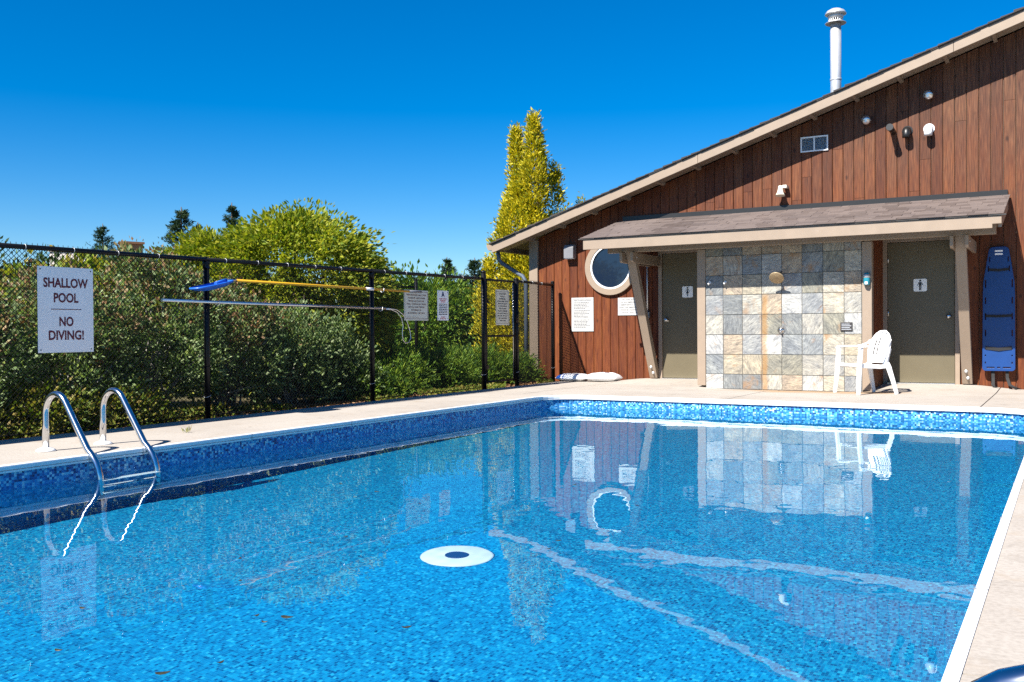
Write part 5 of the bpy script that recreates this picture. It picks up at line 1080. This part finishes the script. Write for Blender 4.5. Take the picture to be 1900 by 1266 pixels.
FT = [((-38.5, 22.6), 4.7, 2.2, 'dark round tree at the far left behind the fence'), ((-37.0, 25.2), 4.0, 2.0, 'low dark tree behind the left edge of the shallow pool sign'), ((-36.5, 27.3), 4.2, 2.1, 'dark tree behind the right edge of the shallow pool sign'), ((-33.0, 27.5), 4.0, 1.9, 'dark green tree right of the distant brick tower'),
      ((-23.6, 32.6), 2.9, 1.2, 'faint distant tree left of the narrow sign'), ((-13.9, 19.7), 2.30, 1.35, 'green bush beyond the narrow sign'), ((-12.75, 20.6), 2.05, 1.1, 'green bush left of the golden cedar')]
for i, (c, h, r0, lab) in enumerate(FT): far_tree(c, h, r0, 320 + i, lab, M['lf_juniper'] if i >= 5 else None, 0.12 if i >= 5 else 0.22, 9000 if i >= 5 else 5000)
spruce((-23.5, 34.9), 4.1, 1.7, 305, 'left one of two small conifers left of the golden cedar'); spruce((-22.7, 35.9), 4.1, 1.7, 306, 'right one of two small conifers left of the golden cedar')
rg = np.random.default_rng(400); n = 60000; ang = rg.uniform(R(95), R(172), n); dist = rg.uniform(46, 70, n); P = np.stack([np.cos(ang) * dist, np.sin(ang) * dist, rg.random(n) ** 1.2 * 2.8 * (0.7 + 0.5 * np.sin(ang * 40) ** 2)], -1)
o = leaf_cards('woodland_edge', P, rg.normal(size=(n, 3)), 0.75, 0.6, M['lf_far'], None, rg); tag(o, 'low dark belt of far off trees along the horizon', 'woodland', kind='stuff')

# ground cover, litter and grass along the foot of the fence
rg = np.random.default_rng(410); n = 15000; y = rg.uniform(2.5, 14.5, n); x = -7.53 - np.abs(rg.normal(size=n)) * 0.35; keep = np.array([noise.noise((a * 1.5, b_ * 1.2, 3)) for a, b_ in zip(x, y)]) > np.where(y < 7.2, -0.35, 0.12); P = np.stack([x, y, -0.04 + rg.random(n) * np.where(y < 7.2, 0.14, 0.07)], -1)[keep]
D = rg.normal(size=P.shape); D[:, 2] = np.abs(D[:, 2]) * 0.7 + 0.2; o = leaf_cards('ground_cover', P, D, 0.042 * (0.6 + 0.8 * rg.random(len(P))), 0.5, M['lf_ground'], None, rg); tag(o, 'patchy green weeds along the foot of the fence', 'weeds', kind='stuff')
n = 9000; y = rg.uniform(2.5, 14.6, n); x = -7.52 - np.abs(rg.normal(size=n)) * 0.45; P = np.stack([x, y, np.full(n, -0.035) + rg.random(n) * 0.015], -1); D = rg.normal(size=(n, 3)); D[:, 2] *= 0.25
o = leaf_cards('leaf_litter', P, D, 0.04 * (0.5 + rg.random(n)), 0.6, M['lf_litter'], None, rg); tag(o, 'dry brown leaf litter under the shrubs', 'leaf litter', kind='stuff')
t = thing('grass_tuft', (-6.56, 5.74, 0), 'small yellow green grass tuft growing from the deck', 'grass'); rg = np.random.default_rng(9); n = 16; P = np.tile(np.array([-6.56, 5.74, 0.0]), (n, 1)) + rg.normal(size=(n, 3)) * np.array([0.012, 0.012, 0]); D = rg.normal(size=(n, 3)) * 0.6; D[:, 2] = 1.0
leaf_cards('blades', P, D, 0.045 + 0.03 * rg.random(n), 0.12, M['lf_ground'], t, rg)

# ------------------------------------------------------------------ second fence and far buildings
t = tag(empty('court_fence', (-11.8, 16.3, 0)), 'thin black wire fence standing beyond the shrubs', 'fence')
for (x, y) in ((-11.75, 16.3), (-13.6, 14.0), (-15.5, 11.7), (-17.3, 9.4), (-19.1, 7.1)): MB().tube([(x, y, -0.04), (x, y, 1.95)], 0.035, 10).build('post', M['black'], t)
MB().tube([(-11.75, 16.3, 1.78), (-19.1, 7.1, 1.78)], 0.02, 8).build('rail', M['black'], t); MB().tube([(-11.75, 16.3, 0.9), (-19.1, 7.1, 0.9)], 0.012, 8).build('rail', M['black'], t)
def far_block(name, x, y, wx_, wy_, z0, z1, mat, label, rot):
    t = tag(empty(name, (0, 0, 0)), label, 'building'); mb = MB(); mb.box(-wx_, wx_, -wy_, wy_, 0, z1); mb.build('wall', mat, t, bevel=0.05)
    MB().box(-wx_ - 0.15, wx_ + 0.15, -wy_ - 0.15, wy_ + 0.15, z1 + 0.002, z1 + 0.25).build('parapet', mat, t)
    for k in range(3): MB().box(-wx_ - 0.04, -wx_ + 0.2, -wy_ + wy_ * (0.3 + 0.6 * k), -wy_ + wy_ * (0.6 + 0.6 * k), z1 * 0.55, z1 * 0.75).build('window', M['glass'], t)
    t.location = (x, y, -0.045); t.rotation_euler = (0, 0, rot); return t
far_block('brick_tower', -92.9, 73.6, 1.0, 0.9, 0, 11.1, M['brick'], 'small orange brick tower top above the far trees', R(70))
t = far_block('far_hall', -98.6, 70.2, 2.0, 1.6, 0, 10.2, M['palewall'], 'pale building with a light green roof far behind the pool sign', R(35))
mb = MB(); mb.prism([(-2.4, -2.0, 10.5), (2.4, -2.0, 10.5), (0.4, -2.0, 11.3), (-0.4, -2.0, 11.3)], (0, 4.0, 0)); mb.build('roof', M['greenroof'], t)
